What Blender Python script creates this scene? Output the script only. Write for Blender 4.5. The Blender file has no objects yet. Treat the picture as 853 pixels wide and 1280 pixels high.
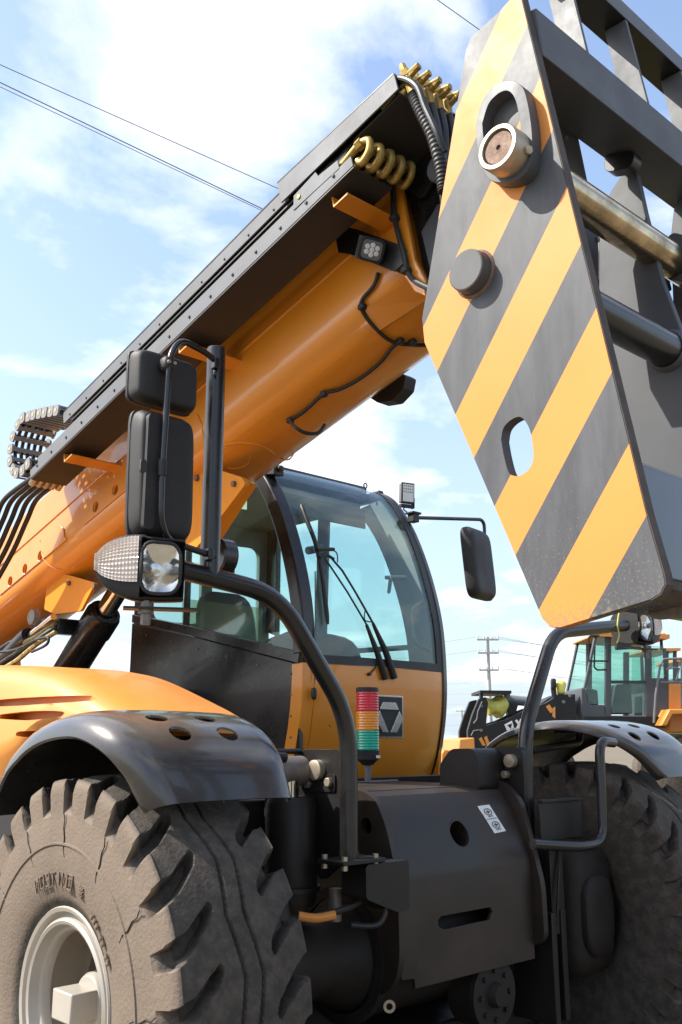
import bpy, bmesh, math, random
import numpy as np
from mathutils import Vector, Matrix
from mathutils.geometry import tessellate_polygon
random.seed(7); rnd = random.random
SC = bpy.context.scene
COL = SC.collection
# ------------------------------------------------------------------ camera
FPX, PW, PH = 1200.0, 853, 1280
YAW, PIT = math.radians(43), math.radians(13.3)
CAM = np.array([0, 0, 1.7])
_h = np.array([math.sin(YAW), math.cos(YAW), 0]); RT = np.array([math.cos(YAW), -math.sin(YAW), 0]); ZZ = np.array([0, 0, 1.0])
FW = _h*math.cos(PIT)+ZZ*math.sin(PIT); UP = -_h*math.sin(PIT)+ZZ*math.cos(PIT)
cam = bpy.data.objects.new('camera', bpy.data.cameras.new('camera')); COL.objects.link(cam)
cam.location = CAM
cam.rotation_euler = Vector(FW).to_track_quat('-Z', 'Y').to_euler()
cam.data.sensor_fit = 'VERTICAL'; cam.data.sensor_height = 36; cam.data.lens = FPX/PH*36
cam.data.clip_start = 0.05; cam.data.clip_end = 5000
SC.camera = cam
SC.cycles.transparent_max_bounces = 32; SC.cycles.max_bounces = 10
# ------------------------------------------------------------------ light
SUN_EL = math.radians(45); SH = Vector((-0.76, 0.65)).normalized()
SUN = Vector((SH.x*math.cos(SUN_EL), SH.y*math.cos(SUN_EL), math.sin(SUN_EL)))
sl = bpy.data.lights.new('sun', 'SUN'); sl.energy = 3.6; sl.angle = math.radians(0.5); sl.color = (1, .95, .86)
so = bpy.data.objects.new('sun', sl); COL.objects.link(so); so.rotation_euler = SUN.to_track_quat('Z', 'Y').to_euler()
SC.view_settings.view_transform = 'Standard'; SC.view_settings.look = 'None'; SC.view_settings.gamma = 1
SC.view_settings.exposure = 1.15
w = bpy.data.worlds.new('World'); SC.world = w; w.use_nodes = True
nt = w.node_tree; nt.nodes.clear(); N = nt.nodes.new; Lk = nt.links.new
sky = N('ShaderNodeTexSky'); sky.sky_type = 'NISHITA'; sky.sun_disc = False
sky.sun_elevation = SUN_EL; sky.sun_rotation = math.atan2(SH.x, SH.y); sky.air_density = 1.0; sky.dust_density = 2.2; sky.ozone_density = 1.6
tc = N('ShaderNodeTexCoord')
sep = N('ShaderNodeSeparateXYZ'); Lk(tc.outputs['Generated'], sep.inputs[0])
zp = N('ShaderNodeMath'); zp.operation = 'ADD'; zp.inputs[1].default_value = 0.22; Lk(sep.outputs['Z'], zp.inputs[0])
zm = N('ShaderNodeMath'); zm.operation = 'MAXIMUM'; zm.inputs[1].default_value = 0.05; Lk(zp.outputs[0], zm.inputs[0])
dv = N('ShaderNodeVectorMath'); dv.operation = 'DIVIDE'; Lk(tc.outputs['Generated'], dv.inputs[0])
cmb = N('ShaderNodeCombineXYZ'); [Lk(zm.outputs[0], cmb.inputs[i]) for i in range(3)]
Lk(cmb.outputs[0], dv.inputs[1])
off = N('ShaderNodeVectorMath'); off.operation = 'ADD'; off.inputs[1].default_value = (3.06, 2.04, 0.4); Lk(dv.outputs[0], off.inputs[0])
ns = N('ShaderNodeTexNoise'); ns.inputs['Scale'].default_value = 1.9; ns.inputs['Detail'].default_value = 9; ns.inputs['Roughness'].default_value = .56; ns.inputs['Distortion'].default_value = .25
Lk(off.outputs[0], ns.inputs['Vector'])
rp = N('ShaderNodeValToRGB'); rp.color_ramp.elements[0].position = .50; rp.color_ramp.elements[1].position = .64
Lk(ns.outputs['Fac'], rp.inputs[0])
sk = N('ShaderNodeVectorMath'); sk.operation = 'SCALE'; sk.inputs['Scale'].default_value = 0.15; Lk(sky.outputs[0], sk.inputs[0])
mx = N('ShaderNodeMix'); mx.data_type = 'RGBA'; mx.inputs['B'].default_value = (.62, .64, .68, 1)
az_ = N('ShaderNodeMath'); az_.operation = 'ABSOLUTE'; Lk(sep.outputs['Z'], az_.inputs[0])
iz_ = N('ShaderNodeMath'); iz_.operation = 'SUBTRACT'; iz_.inputs[0].default_value = 1; Lk(az_.outputs[0], iz_.inputs[1])
pz_ = N('ShaderNodeMath'); pz_.operation = 'POWER'; pz_.inputs[1].default_value = 2.6; Lk(iz_.outputs[0], pz_.inputs[0])
hz_ = N('ShaderNodeMath'); hz_.operation = 'MULTIPLY'; hz_.inputs[1].default_value = .9; Lk(pz_.outputs[0], hz_.inputs[0])
mh = N('ShaderNodeMix'); mh.data_type = 'RGBA'; mh.inputs['B'].default_value = (.36, .425, .48, 1); Lk(hz_.outputs[0], mh.inputs['Factor']); Lk(sk.outputs[0], mh.inputs['A'])
Lk(rp.outputs[0], mx.inputs['Factor']); Lk(mh.outputs['Result'], mx.inputs['A'])
bg = N('ShaderNodeBackground'); Lk(mx.outputs['Result'], bg.inputs[0]); bg.inputs[1].default_value = 1
wo = N('ShaderNodeOutputWorld'); Lk(bg.outputs[0], wo.inputs[0])

# ------------------------------------------------------------------ pixel helpers (photo pixels -> plane)
def ray(x, y): return FW+RT*(x-PW/2)/FPX-UP*(y-PH/2)/FPX
def on(x, y, ax, v):
    d = ray(x, y); i = 'XYZ'.index(ax); t = (v-CAM[i])/d[i]; return CAM+t*d
def onX(pts, X): return [tuple(on(x, y, 'X', X)[1:]) for x, y in pts]
def at(x, y, d): return CAM+ray(x, y)*d
BE = math.radians(15.3); BD = np.array([0, -math.cos(BE), math.sin(BE)]); BN = np.array([0, math.sin(BE), math.cos(BE)]); BP = np.array([0, 3.0, 3.4])
def B(s, n, X): return BP+BD*s+BN*n+np.array([X, 0, 0])
def snX(x, y, X):
    v = on(x, y, 'X', X)-BP; return (float(v@BD), float(v@BN))

# ------------------------------------------------------------------ mesh builder
class MB:
    def __init__(s): s.v = []; s.f = []
    def add(s, vs, fs):
        o = len(s.v); s.v += [tuple(float(c) for c in v) for v in vs]; s.f += [tuple(i+o for i in f) for f in fs]; return s
    def obox(s, c, a, b, d):
        c, a, b, d = (np.array(q, float) for q in (c, a, b, d))
        vs = [c+i*a+j*b+k*d for i in (-1, 1) for j in (-1, 1) for k in (-1, 1)]
        return s.add(vs, [(0, 1, 3, 2), (4, 6, 7, 5), (0, 4, 5, 1), (2, 3, 7, 6), (0, 2, 6, 4), (1, 5, 7, 3)])
    def box(s, x0, x1, y0, y1, z0, z1):
        return s.obox(((x0+x1)/2, (y0+y1)/2, (z0+z1)/2), ((x1-x0)/2, 0, 0), (0, (y1-y0)/2, 0), (0, 0, (z1-z0)/2))
    def prism(s, poly, fn, t0, t1, holes=()):
        loops = [list(poly)]+[list(h) for h in holes]
        tris = tessellate_polygon([[Vector((a, b, 0)) for a, b in lp] for lp in loops])
        flat = [p for lp in loops for p in lp]; n = len(flat)
        vs = [fn(a, b, t0) for a, b in flat]+[fn(a, b, t1) for a, b in flat]
        fs = [tuple(t) for t in tris]+[tuple(i+n for i in reversed(t)) for t in tris]
        o = 0
        for lp in loops:
            m = len(lp)
            fs += [(o+i, o+(i+1) % m, n+o+(i+1) % m, n+o+i) for i in range(m)]; o += m
        return s.add(vs, fs)
    def px(s, poly, X0, X1, holes=()): return s.prism(poly, lambda a, b, t: (t, a, b), X0, X1, holes)       # (Y,Z) polygon extruded in X
    def py(s, poly, Y0, Y1, holes=()): return s.prism(poly, lambda a, b, t: (a, t, b), Y0, Y1, holes)
    def pz(s, poly, Z0, Z1, holes=()): return s.prism(poly, lambda a, b, t: (a, b, t), Z0, Z1, holes)
    def bs(s, poly, X0, X1, holes=()): return s.prism(poly, lambda a, b, t: tuple(B(a, b, t)), X0, X1, holes)   # boom (s,n)
    def tube(s, pts, r, n=12, caps=True):
        P = [np.array(p, float) for p in pts]; m = len(P)
        rr = r if isinstance(r, (list, tuple)) else [r]*m
        T = []
        for i in range(m):
            t = P[min(i+1, m-1)]-P[max(i-1, 0)]; T.append(t/(np.linalg.norm(t)+1e-12))
        u = np.cross(T[0], [0, 0, 1.0])
        if np.linalg.norm(u) < 1e-3: u = np.cross(T[0], [1.0, 0, 0])
        u /= np.linalg.norm(u); vs = []
        for i in range(m):
            u = u-T[i]*(u@T[i]); u /= np.linalg.norm(u); v = np.cross(T[i], u)
            for k in range(n):
                a = 2*math.pi*k/n; vs.append(P[i]+rr[i]*(math.cos(a)*u+math.sin(a)*v))
        fs = [(i*n+k, i*n+(k+1) % n, (i+1)*n+(k+1) % n, (i+1)*n+k) for i in range(m-1) for k in range(n)]
        if caps: fs += [tuple(range(n))[::-1], tuple((m-1)*n+k for k in range(n))]
        return s.add(vs, fs)
    def lathe(s, prof, c, ax, n=32, closed=False):
        """prof: list of (along, radius)"""
        ax = np.array(ax, float); ax /= np.linalg.norm(ax); c = np.array(c, float)
        u = np.cross(ax, [0, 0, 1.0])
        if np.linalg.norm(u) < 1e-3: u = np.array([1.0, 0, 0])
        u /= np.linalg.norm(u); v = np.cross(ax, u); vs = []; m = len(prof)
        for (a, r) in prof:
            for k in range(n):
                t = 2*math.pi*k/n; vs.append(c+ax*a+max(r, 1e-5)*(math.cos(t)*u+math.sin(t)*v))
        R = m if closed else m-1
        fs = [(i*n+k, i*n+(k+1) % n, ((i+1) % m)*n+(k+1) % n, ((i+1) % m)*n+k) for i in range(R) for k in range(n)]
        if not closed: fs += [tuple(range(n))[::-1], tuple((m-1)*n+k for k in range(n))]
        return s.add(vs, fs)
    def cyl(s, a, b, r, n=20): return s.tube([a, b], r, n)
    def bolt(s, c, ax, r=.012, h=.01):
        ax = np.array(ax, float); ax /= np.linalg.norm(ax); c = np.array(c, float)
        return s.tube([c-ax*.004, c+ax*h], r, 6)
    def grid(s, rows, close_u=False, close_v=False):
        m, n = len(rows), len(rows[0]); vs = [p for r in rows for p in r]
        fs = [(i*n+k, i*n+(k+1) % n, ((i+1) % m)*n+(k+1) % n, ((i+1) % m)*n+k) for i in range(m if close_u else m-1) for k in range(n if close_v else n-1)]
        return s.add(vs, fs)
    def rbox(s, c, a, b, d, e=4.0, nu=20, nv=12, taper=None):
        """superellipsoid rounded box with half vectors a,b,d"""
        c, a, b, d = (np.array(q, float) for q in (c, a, b, d)); rows = []
        sg = lambda x, p: math.copysign(abs(x)**p, x)
        for i in range(nv+1):
            ph = -math.pi/2+math.pi*i/nv; row = []
            for k in range(nu):
                th = 2*math.pi*k/nu
                cx, cy, cz = sg(math.cos(ph), 2/e)*sg(math.cos(th), 2/e), sg(math.cos(ph), 2/e)*sg(math.sin(th), 2/e), sg(math.sin(ph), 2/e)
                if taper: cx, cy, cz = taper(cx, cy, cz)
                row.append(c+a*cx+b*cy+d*cz)
            rows.append(row)
        return s.grid(rows, close_v=True)

def circ(cx, cy, r, n=24, ry=None): return [(cx+r*math.cos(2*math.pi*i/n), cy+(ry or r)*math.sin(2*math.pi*i/n)) for i in range(n)]
def fillet(pts, r, k=6):
    """round the corners of an open 3D polyline"""
    P = [np.array(p, float) for p in pts]; out = [P[0]]
    for i in range(1, len(P)-1):
        a, b, c = P[i-1], P[i], P[i+1]; da, dc = np.linalg.norm(a-b), np.linalg.norm(c-b); q = min(r, da*.48, dc*.48)
        p0 = b+(a-b)/da*q; p1 = b+(c-b)/dc*q
        for j in range(k+1):
            t = j/k; out.append((1-t)**2*p0+2*t*(1-t)*b+t*t*p1)
    return out+[P[-1]]
def rpoly(pts, r, k=5):
    """round the corners of a closed 2D polygon; r scalar or per-corner list"""
    n = len(pts); out = []
    for i in range(n):
        a, b, c = (np.array(pts[(i+j) % n], float) for j in (-1, 0, 1)); rr = r[i] if isinstance(r, (list, tuple)) else r
        if rr <= 0: out.append(tuple(b)); continue
        da, dc = np.linalg.norm(a-b), np.linalg.norm(c-b); q = min(rr, da*.48, dc*.48); p0 = b+(a-b)/da*q; p1 = b+(c-b)/dc*q
        for j in range(k+1):
            t = j/k; out.append(tuple((1-t)**2*p0+2*t*(1-t)*b+t*t*p1))
    return out
def spline(pts, k=8):
    P = [np.array(p, float) for p in pts]; out = []
    for i in range(len(P)-1):
        a, b, c, d = P[max(i-1, 0)], P[i], P[i+1], P[min(i+2, len(P)-1)]
        for j in range(k):
            t = j/k; out.append(.5*((2*b)+(-a+c)*t+(2*a-5*b+4*c-d)*t*t+(-a+3*b-3*c+d)*t**3))
    return out+[P[-1]]

# ------------------------------------------------------------------ object helpers
WPOS = {}
def emp(name, loc, parent=None, local=False, rot=(0, 0, 0)):
    o = bpy.data.objects.new(name, None); COL.objects.link(o); o.empty_display_size = .1
    o.location = loc; o.rotation_euler = rot
    WPOS[o.name] = Vector(loc)
    if parent:
        o.parent = parent
        if not local: o.matrix_parent_inverse = Matrix.Translation(-WPOS[parent.name])
    return o
def to_mesh(name, mb, recalc=True, smooth=35):
    me = bpy.data.meshes.new(name); me.from_pydata(mb.v, [], mb.f)
    if recalc:
        bm = bmesh.new(); bm.from_mesh(me); bmesh.ops.remove_doubles(bm, verts=bm.verts, dist=1e-6)
        bmesh.ops.recalc_face_normals(bm, faces=bm.faces); bm.to_mesh(me); bm.free()
    if smooth:
        me.shade_smooth(); me.set_sharp_from_angle(angle=math.radians(smooth))
    return me
def obj(name, mb, mat, parent=None, bevel=0, smooth=35, local=False, cut=None, label=None, segs=2):
    me = mb if isinstance(mb, bpy.types.Mesh) else to_mesh(name, mb, smooth=smooth)
    o = bpy.data.objects.new(name, me); COL.objects.link(o)
    if cut is not None:
        co = bpy.data.objects.new('cutter', to_mesh('cutter', cut, smooth=0)); COL.objects.link(co)
        m = o.modifiers.new('b', 'BOOLEAN'); m.operation = 'DIFFERENCE'; m.object = co; m.solver = 'EXACT'
        dg = bpy.context.evaluated_depsgraph_get(); nm = bpy.data.meshes.new_from_object(o.evaluated_get(dg))
        o.modifiers.clear(); o.data = nm; bpy.data.objects.remove(co)
        nm.shade_smooth(); nm.set_sharp_from_angle(angle=math.radians(smooth or 30))
    o.data.materials.clear(); o.data.materials.append(mat)
    WPOS[o.name] = Vector((0, 0, 0))
    if parent:
        o.parent = parent
        if not local: o.matrix_parent_inverse = Matrix.Translation(-WPOS[parent.name])
    if bevel:
        b = o.modifiers.new('bevel', 'BEVEL'); b.width = bevel; b.segments = segs; b.limit_method = 'ANGLE'; b.angle_limit = math.radians(40); b.harden_normals = False
    if label: o['label'] = label
    return o
def tag(o, label, cat, group=None, kind=None):
    if label: o['label'] = label
    if cat: o['category'] = cat
    if group: o['group'] = group
    if kind: o['kind'] = kind
    return o
def copy_tree(o, parent=None):
    c = o.copy(); COL.objects.link(c); c.parent = parent
    for ch in list(o.children): copy_tree(ch, c)
    return c

# ------------------------------------------------------------------ materials
def mat(name, col, rough=.5, metal=0, coat=0, var=.12, vscale=3.0, bump=0, bscale=60, dust=0, dcol=(.34, .28, .21), dscale=2.5, rvar=.12, spec=.5):
    m = bpy.data.materials.new(name); m.use_nodes = True; t = m.node_tree; p = t.nodes['Principled BSDF']
    nn = t.nodes.new; lk = t.links.new
    co = nn('ShaderNodeTexCoord')
    n1 = nn('ShaderNodeTexNoise'); n1.inputs['Scale'].default_value = vscale; n1.inputs['Detail'].default_value = 6; n1.inputs['Roughness'].default_value = .62; lk(co.outputs['Object'], n1.inputs['Vector'])
    r = nn('ShaderNodeMapRange'); r.inputs[1].default_value = .3; r.inputs[2].default_value = .7; r.inputs[3].default_value = 1-var; r.inputs[4].default_value = 1+var; lk(n1.outputs['Fac'], r.inputs[0])
    sc = nn('ShaderNodeVectorMath'); sc.operation = 'SCALE'; sc.inputs[0].default_value = col; lk(r.outputs[0], sc.inputs['Scale'])
    out = sc.outputs[0]
    n2 = nn('ShaderNodeTexNoise'); n2.inputs['Scale'].default_value = dscale; n2.inputs['Detail'].default_value = 10; n2.inputs['Roughness'].default_value = .7; lk(co.outputs['Object'], n2.inputs['Vector'])
    if dust:
        dr = nn('ShaderNodeMapRange'); dr.inputs[1].default_value = .42; dr.inputs[2].default_value = .72; dr.inputs[3].default_value = dust*.25; dr.inputs[4].default_value = dust; lk(n2.outputs['Fac'], dr.inputs[0])
        mx = nn('ShaderNodeMix'); mx.data_type = 'RGBA'; mx.inputs['B'].default_value = (*dcol, 1); lk(dr.outputs[0], mx.inputs['Factor']); lk(out, mx.inputs['A']); out = mx.outputs['Result']
    lk(out, p.inputs['Base Color'])
    rr = nn('ShaderNodeMapRange'); rr.inputs[1].default_value = .3; rr.inputs[2].default_value = .7; rr.inputs[3].default_value = max(.02, rough-rvar); rr.inputs[4].default_value = min(1, rough+rvar); lk(n2.outputs['Fac'], rr.inputs[0]); lk(rr.outputs[0], p.inputs['Roughness'])
    p.inputs['Metallic'].default_value = metal; p.inputs['Coat Weight'].default_value = coat; p.inputs['Coat Roughness'].default_value = .08
    p.inputs['Specular IOR Level'].default_value = spec
    if bump:
        n3 = nn('ShaderNodeTexNoise'); n3.inputs['Scale'].default_value = bscale; n3.inputs['Detail'].default_value = 5; lk(co.outputs['Object'], n3.inputs['Vector'])
        b = nn('ShaderNodeBump'); b.inputs['Strength'].default_value = bump; b.inputs['Distance'].default_value = .004; lk(n3.outputs['Fac'], b.inputs['Height']); lk(b.outputs[0], p.inputs['Normal'])
    return m
def glass_mat(name, tint, refl=1.0, rough=.02, dirt=.05):
    m = bpy.data.materials.new(name); m.use_nodes = True; t = m.node_tree; t.nodes.clear(); nn = t.nodes.new; lk = t.links.new
    tr = nn('ShaderNodeBsdfTransparent'); tr.inputs[0].default_value = (*tint, 1)
    gl = nn('ShaderNodeBsdfGlossy'); gl.inputs['Roughness'].default_value = rough
    df = nn('ShaderNodeBsdfDiffuse'); df.inputs[0].default_value = (.5, .55, .5, 1)
    fr = nn('ShaderNodeLayerWeight'); fr.inputs[0].default_value = .5
    pw = nn('ShaderNodeMath'); pw.operation = 'POWER'; pw.inputs[1].default_value = 4.0; lk(fr.outputs['Facing'], pw.inputs[0])
    mu = nn('ShaderNodeMath'); mu.operation = 'MULTIPLY_ADD'; mu.inputs[1].default_value = .7*refl; mu.inputs[2].default_value = .04*refl; lk(pw.outputs[0], mu.inputs[0])
    co = nn('ShaderNodeTexCoord'); n2 = nn('ShaderNodeTexNoise'); n2.inputs['Scale'].default_value = 2.2; n2.inputs['Detail'].default_value = 8; lk(co.outputs['Object'], n2.inputs[0])
    dr = nn('ShaderNodeMapRange'); dr.inputs[1].default_value = .35; dr.inputs[2].default_value = .75; dr.inputs[3].default_value = dirt*.4; dr.inputs[4].default_value = dirt; lk(n2.outputs['Fac'], dr.inputs[0])
    m0 = nn('ShaderNodeMixShader'); lk(dr.outputs[0], m0.inputs[0]); lk(tr.outputs[0], m0.inputs[1]); lk(df.outputs[0], m0.inputs[2])
    m1 = nn('ShaderNodeMixShader'); lk(mu.outputs[0], m1.inputs[0]); lk(m0.outputs[0], m1.inputs[1]); lk(gl.outputs[0], m1.inputs[2])
    o = nn('ShaderNodeOutputMaterial'); lk(m1.outputs[0], o.inputs[0]); return m

YEL = (.70, .245, .014)
M = {}
M['yellow'] = mat('yellow_paint', YEL, .36, coat=.6, var=.05, vscale=1.2, dust=.06, dcol=(.5, .32, .14))
M['yellow3'] = mat('yellow_paint_flat', YEL, .6, spec=.2, var=.08, vscale=2, dust=.1, dcol=(.3, .16, .06))
M['yellow2'] = mat('yellow_paint_matt_sunlit', (.68, .25, .036), .45, coat=.1, var=.06, vscale=1.2, dust=.12, dcol=(.5, .36, .2))  # paler copy of the yellow paint, sunlit bleaching put into its colour
M['black'] = mat('black_gloss_paint', (.009, .009, .010), .30, coat=.15, var=.2, dust=.05, dcol=(.2, .17, .14), dscale=3)
M['satin'] = mat('black_satin_steel', (.009, .0085, .0083), .45, spec=.35, var=.2, dust=.16, dcol=(.07, .055, .045), dscale=4, bump=.05, bscale=220)
M['frame'] = mat('dusty_black_frame_paint', (.013, .011, .010), .45, spec=.35, var=.2, dust=.6, dcol=(.070, .047, .032), dscale=2.2, bump=.04, bscale=200)
M['grey'] = mat('dark_grey_paint', (.066, .071, .080), .52, spec=.35, var=.10, vscale=2, dust=.14, dcol=(.2, .19, .18), dscale=5)
M['fender'] = mat('glossy_black_fender', (.022, .021, .021), .24, coat=.6, var=.2, dust=.25, dcol=(.12, .10, .08), dscale=2.2, rvar=.08)
M['plastic'] = mat('black_plastic', (.012, .0123, .013), .55, spec=.4, var=.12, vscale=6, bump=.25, bscale=420, dust=.10, dcol=(.22, .2, .18))
M['rubber'] = mat('dusty_rubber', (.036, .032, .028), .85, var=.2, dust=.75, dcol=(.215, .165, .122), dscale=24, bump=.8, bscale=80, spec=.25)
M['hose'] = mat('black_hose', (.014, .014, .014), .5, var=.1, bump=.2, bscale=150)
M['chrome'] = mat('chrome', (.72, .70, .67), .16, metal=1, var=.12, vscale=14, rvar=.10)
M['pin'] = mat('greasy_steel_pin', (.62, .50, .33), .22, metal=1, var=.35, vscale=9, dust=.75, dcol=(.13, .07, .02), dscale=11, rvar=.14)
M['zinc'] = mat('zinc_steel', (.42, .36, .27), .42, metal=.6, var=.2, vscale=20, dust=.25, dcol=(.22, .15, .09), dscale=25)
M['rust'] = mat('rusty_steel', (.20, .13, .095), .7, metal=.3, var=.35, vscale=25, dust=.5, dcol=(.10, .05, .03), dscale=18, bump=.4, bscale=120)
M['edge'] = mat('worn_plate_edge', (.085, .070, .062), .8, var=.2, vscale=12, spec=.2)
M['bare'] = mat('bare_grey_steel', (.20, .18, .165), .5, metal=.45, var=.25, vscale=18, dust=.4, dcol=(.16, .10, .06), dscale=16)
M['brass'] = mat('yellow_zinc_fitting', (.44, .29, .07), .45, metal=.45, var=.3, vscale=30, dust=.4, dcol=(.12, .08, .03), dscale=20)
M['dish'] = mat('shaded_dusty_rim_dish', (.20, .165, .125), .6, var=.15, vscale=5, dust=.4, dcol=(.16, .115, .075))  # dusty tan, darker than the rim: shade inside the dish put into colour
M['badge'] = mat('badge_chrome', (.62, .61, .58), .22, metal=.75, var=.1)
M['rim'] = mat('off_white_rim_paint', (.40, .365, .315), .38, coat=.2, var=.10, vscale=5, dust=.22, dcol=(.30, .24, .17))
M['cast'] = mat('dirty_cast_housing', (.013, .011, .010), .62, spec=.3, var=.3, vscale=7, dust=.4, dcol=(.04, .028, .02), dscale=5, bump=.3, bscale=90)
M['galv'] = mat('galvanised_cover', (.13, .14, .157), .6, spec=.3, var=.12, vscale=3, dust=.15)
M['traybot'] = mat('tray_dark_steel', (.028, .026, .026), .5, var=.15, dust=.1, dcol=(.12, .08, .06))
M['glass'] = glass_mat('cab_glass', (.86, .965, .95), 1.0, .01, .03)
M['screen'] = glass_mat('windscreen_glass', (.85, .96, .945), 1.0, .015, .04)
M['clear'] = glass_mat('lamp_lens', (.93, .94, .94), 1.0, .06, .10)
M['reflector'] = mat('lamp_reflector', (.86, .82, .74), .10, metal=1, var=.06, vscale=40, rvar=.05)
M['interior'] = mat('cab_interior', (.16, .175, .17), .7, var=.15)
M['idark'] = mat('cab_interior_dark', (.035, .04, .042), .65, var=.2)
M['paper'] = mat('pale_paper', (.55, .56, .42), .8, var=.06)
M['white'] = mat('white_print', (.72, .72, .70), .5, var=.05)
M['green'] = mat('green_sticker', (.03, .42, .16), .5, var=.05)
M['concrete'] = mat('concrete_pole', (.40, .39, .37), .8, var=.12)
M['ylwrap'] = mat('yellow_plastic_wrap', (.70, .66, .14), .4, var=.2, vscale=8, bump=.6, bscale=12)
M['mirror'] = mat('mirror_glass', (.8, .82, .82), .03, metal=1, var=.02, rvar=.01)
def lens(name, col):
    m = mat(name, col, .22, coat=.3, var=.08); p = m.node_tree.nodes['Principled BSDF']
    p.inputs['Subsurface Weight'].default_value = .25; p.inputs['Subsurface Radius'].default_value = (.02, .02, .02); return m
M['lred'] = lens('red_lens', (.70, .04, .06)); M['lamb'] = lens('amber_lens', (.85, .32, .04)); M['lgrn'] = lens('green_lens', (.02, .42, .27)); M['lorange'] = lens('orange_reflector', (.8, .2, .01))

def stripe_mat():
    m = mat('hazard_stripes', (.66, .245, .05), .52, spec=.25, var=.06, vscale=2, dust=.0); t = m.node_tree; nn = t.nodes.new; lk = t.links.new; p = t.nodes['Principled BSDF']
    co = nn('ShaderNodeTexCoord'); nrm = nn('ShaderNodeVectorMath'); nrm.operation = 'DOT_PRODUCT'; nrm.inputs[1].default_value = (0, .797, .604); lk(co.outputs['Object'], nrm.inputs[0])
    def math_(op, a, b=None):
        n = nn('ShaderNodeMath'); n.operation = op
        for i, v in enumerate((a, b)):
            if v is None: continue
            if isinstance(v, (int, float)): n.inputs[i].default_value = v
            else: lk(v, n.inputs[i])
        return n.outputs[0]
    # yellow where fract((u-2.271)/.2895) < .49
    fr = math_('FRACT', math_('DIVIDE', math_('SUBTRACT', nrm.outputs['Value'], 2.2715), .2893))
    yel = math_('LESS_THAN', fr, .488)
    old = p.inputs['Base Color'].links[0].from_socket
    n1 = nn('ShaderNodeTexNoise'); n1.inputs['Scale'].default_value = 5; n1.inputs['Detail'].default_value = 8; n1.inputs['Roughness'].default_value = .7; mp = nn('ShaderNodeMapping'); mp.inputs['Scale'].default_value = (1, 2.6, .5); lk(co.outputs['Object'], mp.inputs[0]); lk(mp.outputs[0], n1.inputs[0])
    g = nn('ShaderNodeValToRGB'); g.color_ramp.elements[0].position = .3; g.color_ramp.elements[0].color = (.050, .052, .057, 1); g.color_ramp.elements[1].position = .75; g.color_ramp.elements[1].color = (.105, .109, .118, 1); lk(n1.outputs['Fac'], g.inputs[0])
    mx = nn('ShaderNodeMix'); mx.data_type = 'RGBA'; lk(yel, mx.inputs['Factor']); lk(g.outputs[0], mx.inputs['A']); lk(old, mx.inputs['B'])
    # mud towards the toe of the plate, chips and specks
    sp = nn('ShaderNodeSeparateXYZ'); lk(co.outputs['Object'], sp.inputs[0])
    toe = nn('ShaderNodeMapRange'); toe.inputs[1].default_value = 2.75; toe.inputs[2].default_value = 2.0; toe.inputs[3].default_value = 0; toe.inputs[4].default_value = .26; lk(sp.outputs['Z'], toe.inputs[0])
    n2 = nn('ShaderNodeTexNoise'); n2.inputs['Scale'].default_value = 150; n2.inputs['Detail'].default_value = 3; n2.inputs['Roughness'].default_value = .7; lk(co.outputs['Object'], n2.inputs[0])
    th = math_('GREATER_THAN', math_('ADD', n2.outputs['Fac'], math_('MULTIPLY', toe.outputs[0], .55)), .735)
    edge = nn('ShaderNodeMapRange'); edge.inputs[1].default_value = 2.07; edge.inputs[2].default_value = 1.99; edge.inputs[3].default_value = 0; edge.inputs[4].default_value = .33; lk(sp.outputs['Z'], edge.inputs[0])
    n3 = nn('ShaderNodeTexNoise'); n3.inputs['Scale'].default_value = 70; n3.inputs['Detail'].default_value = 5; lk(co.outputs['Object'], n3.inputs[0])
    th2 = math_('GREATER_THAN', math_('ADD', n3.outputs['Fac'], edge.outputs[0]), .80)
    mud = math_('MULTIPLY', math_('MAXIMUM', th, th2), .6)
    m2 = nn('ShaderNodeMix'); m2.data_type = 'RGBA'; m2.inputs['B'].default_value = (.24, .175, .11, 1); lk(mud, m2.inputs['Factor']); lk(mx.outputs['Result'], m2.inputs['A'])
    lk(m2.outputs['Result'], p.inputs['Base Color']); return m
M['stripe'] = stripe_mat()
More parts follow.
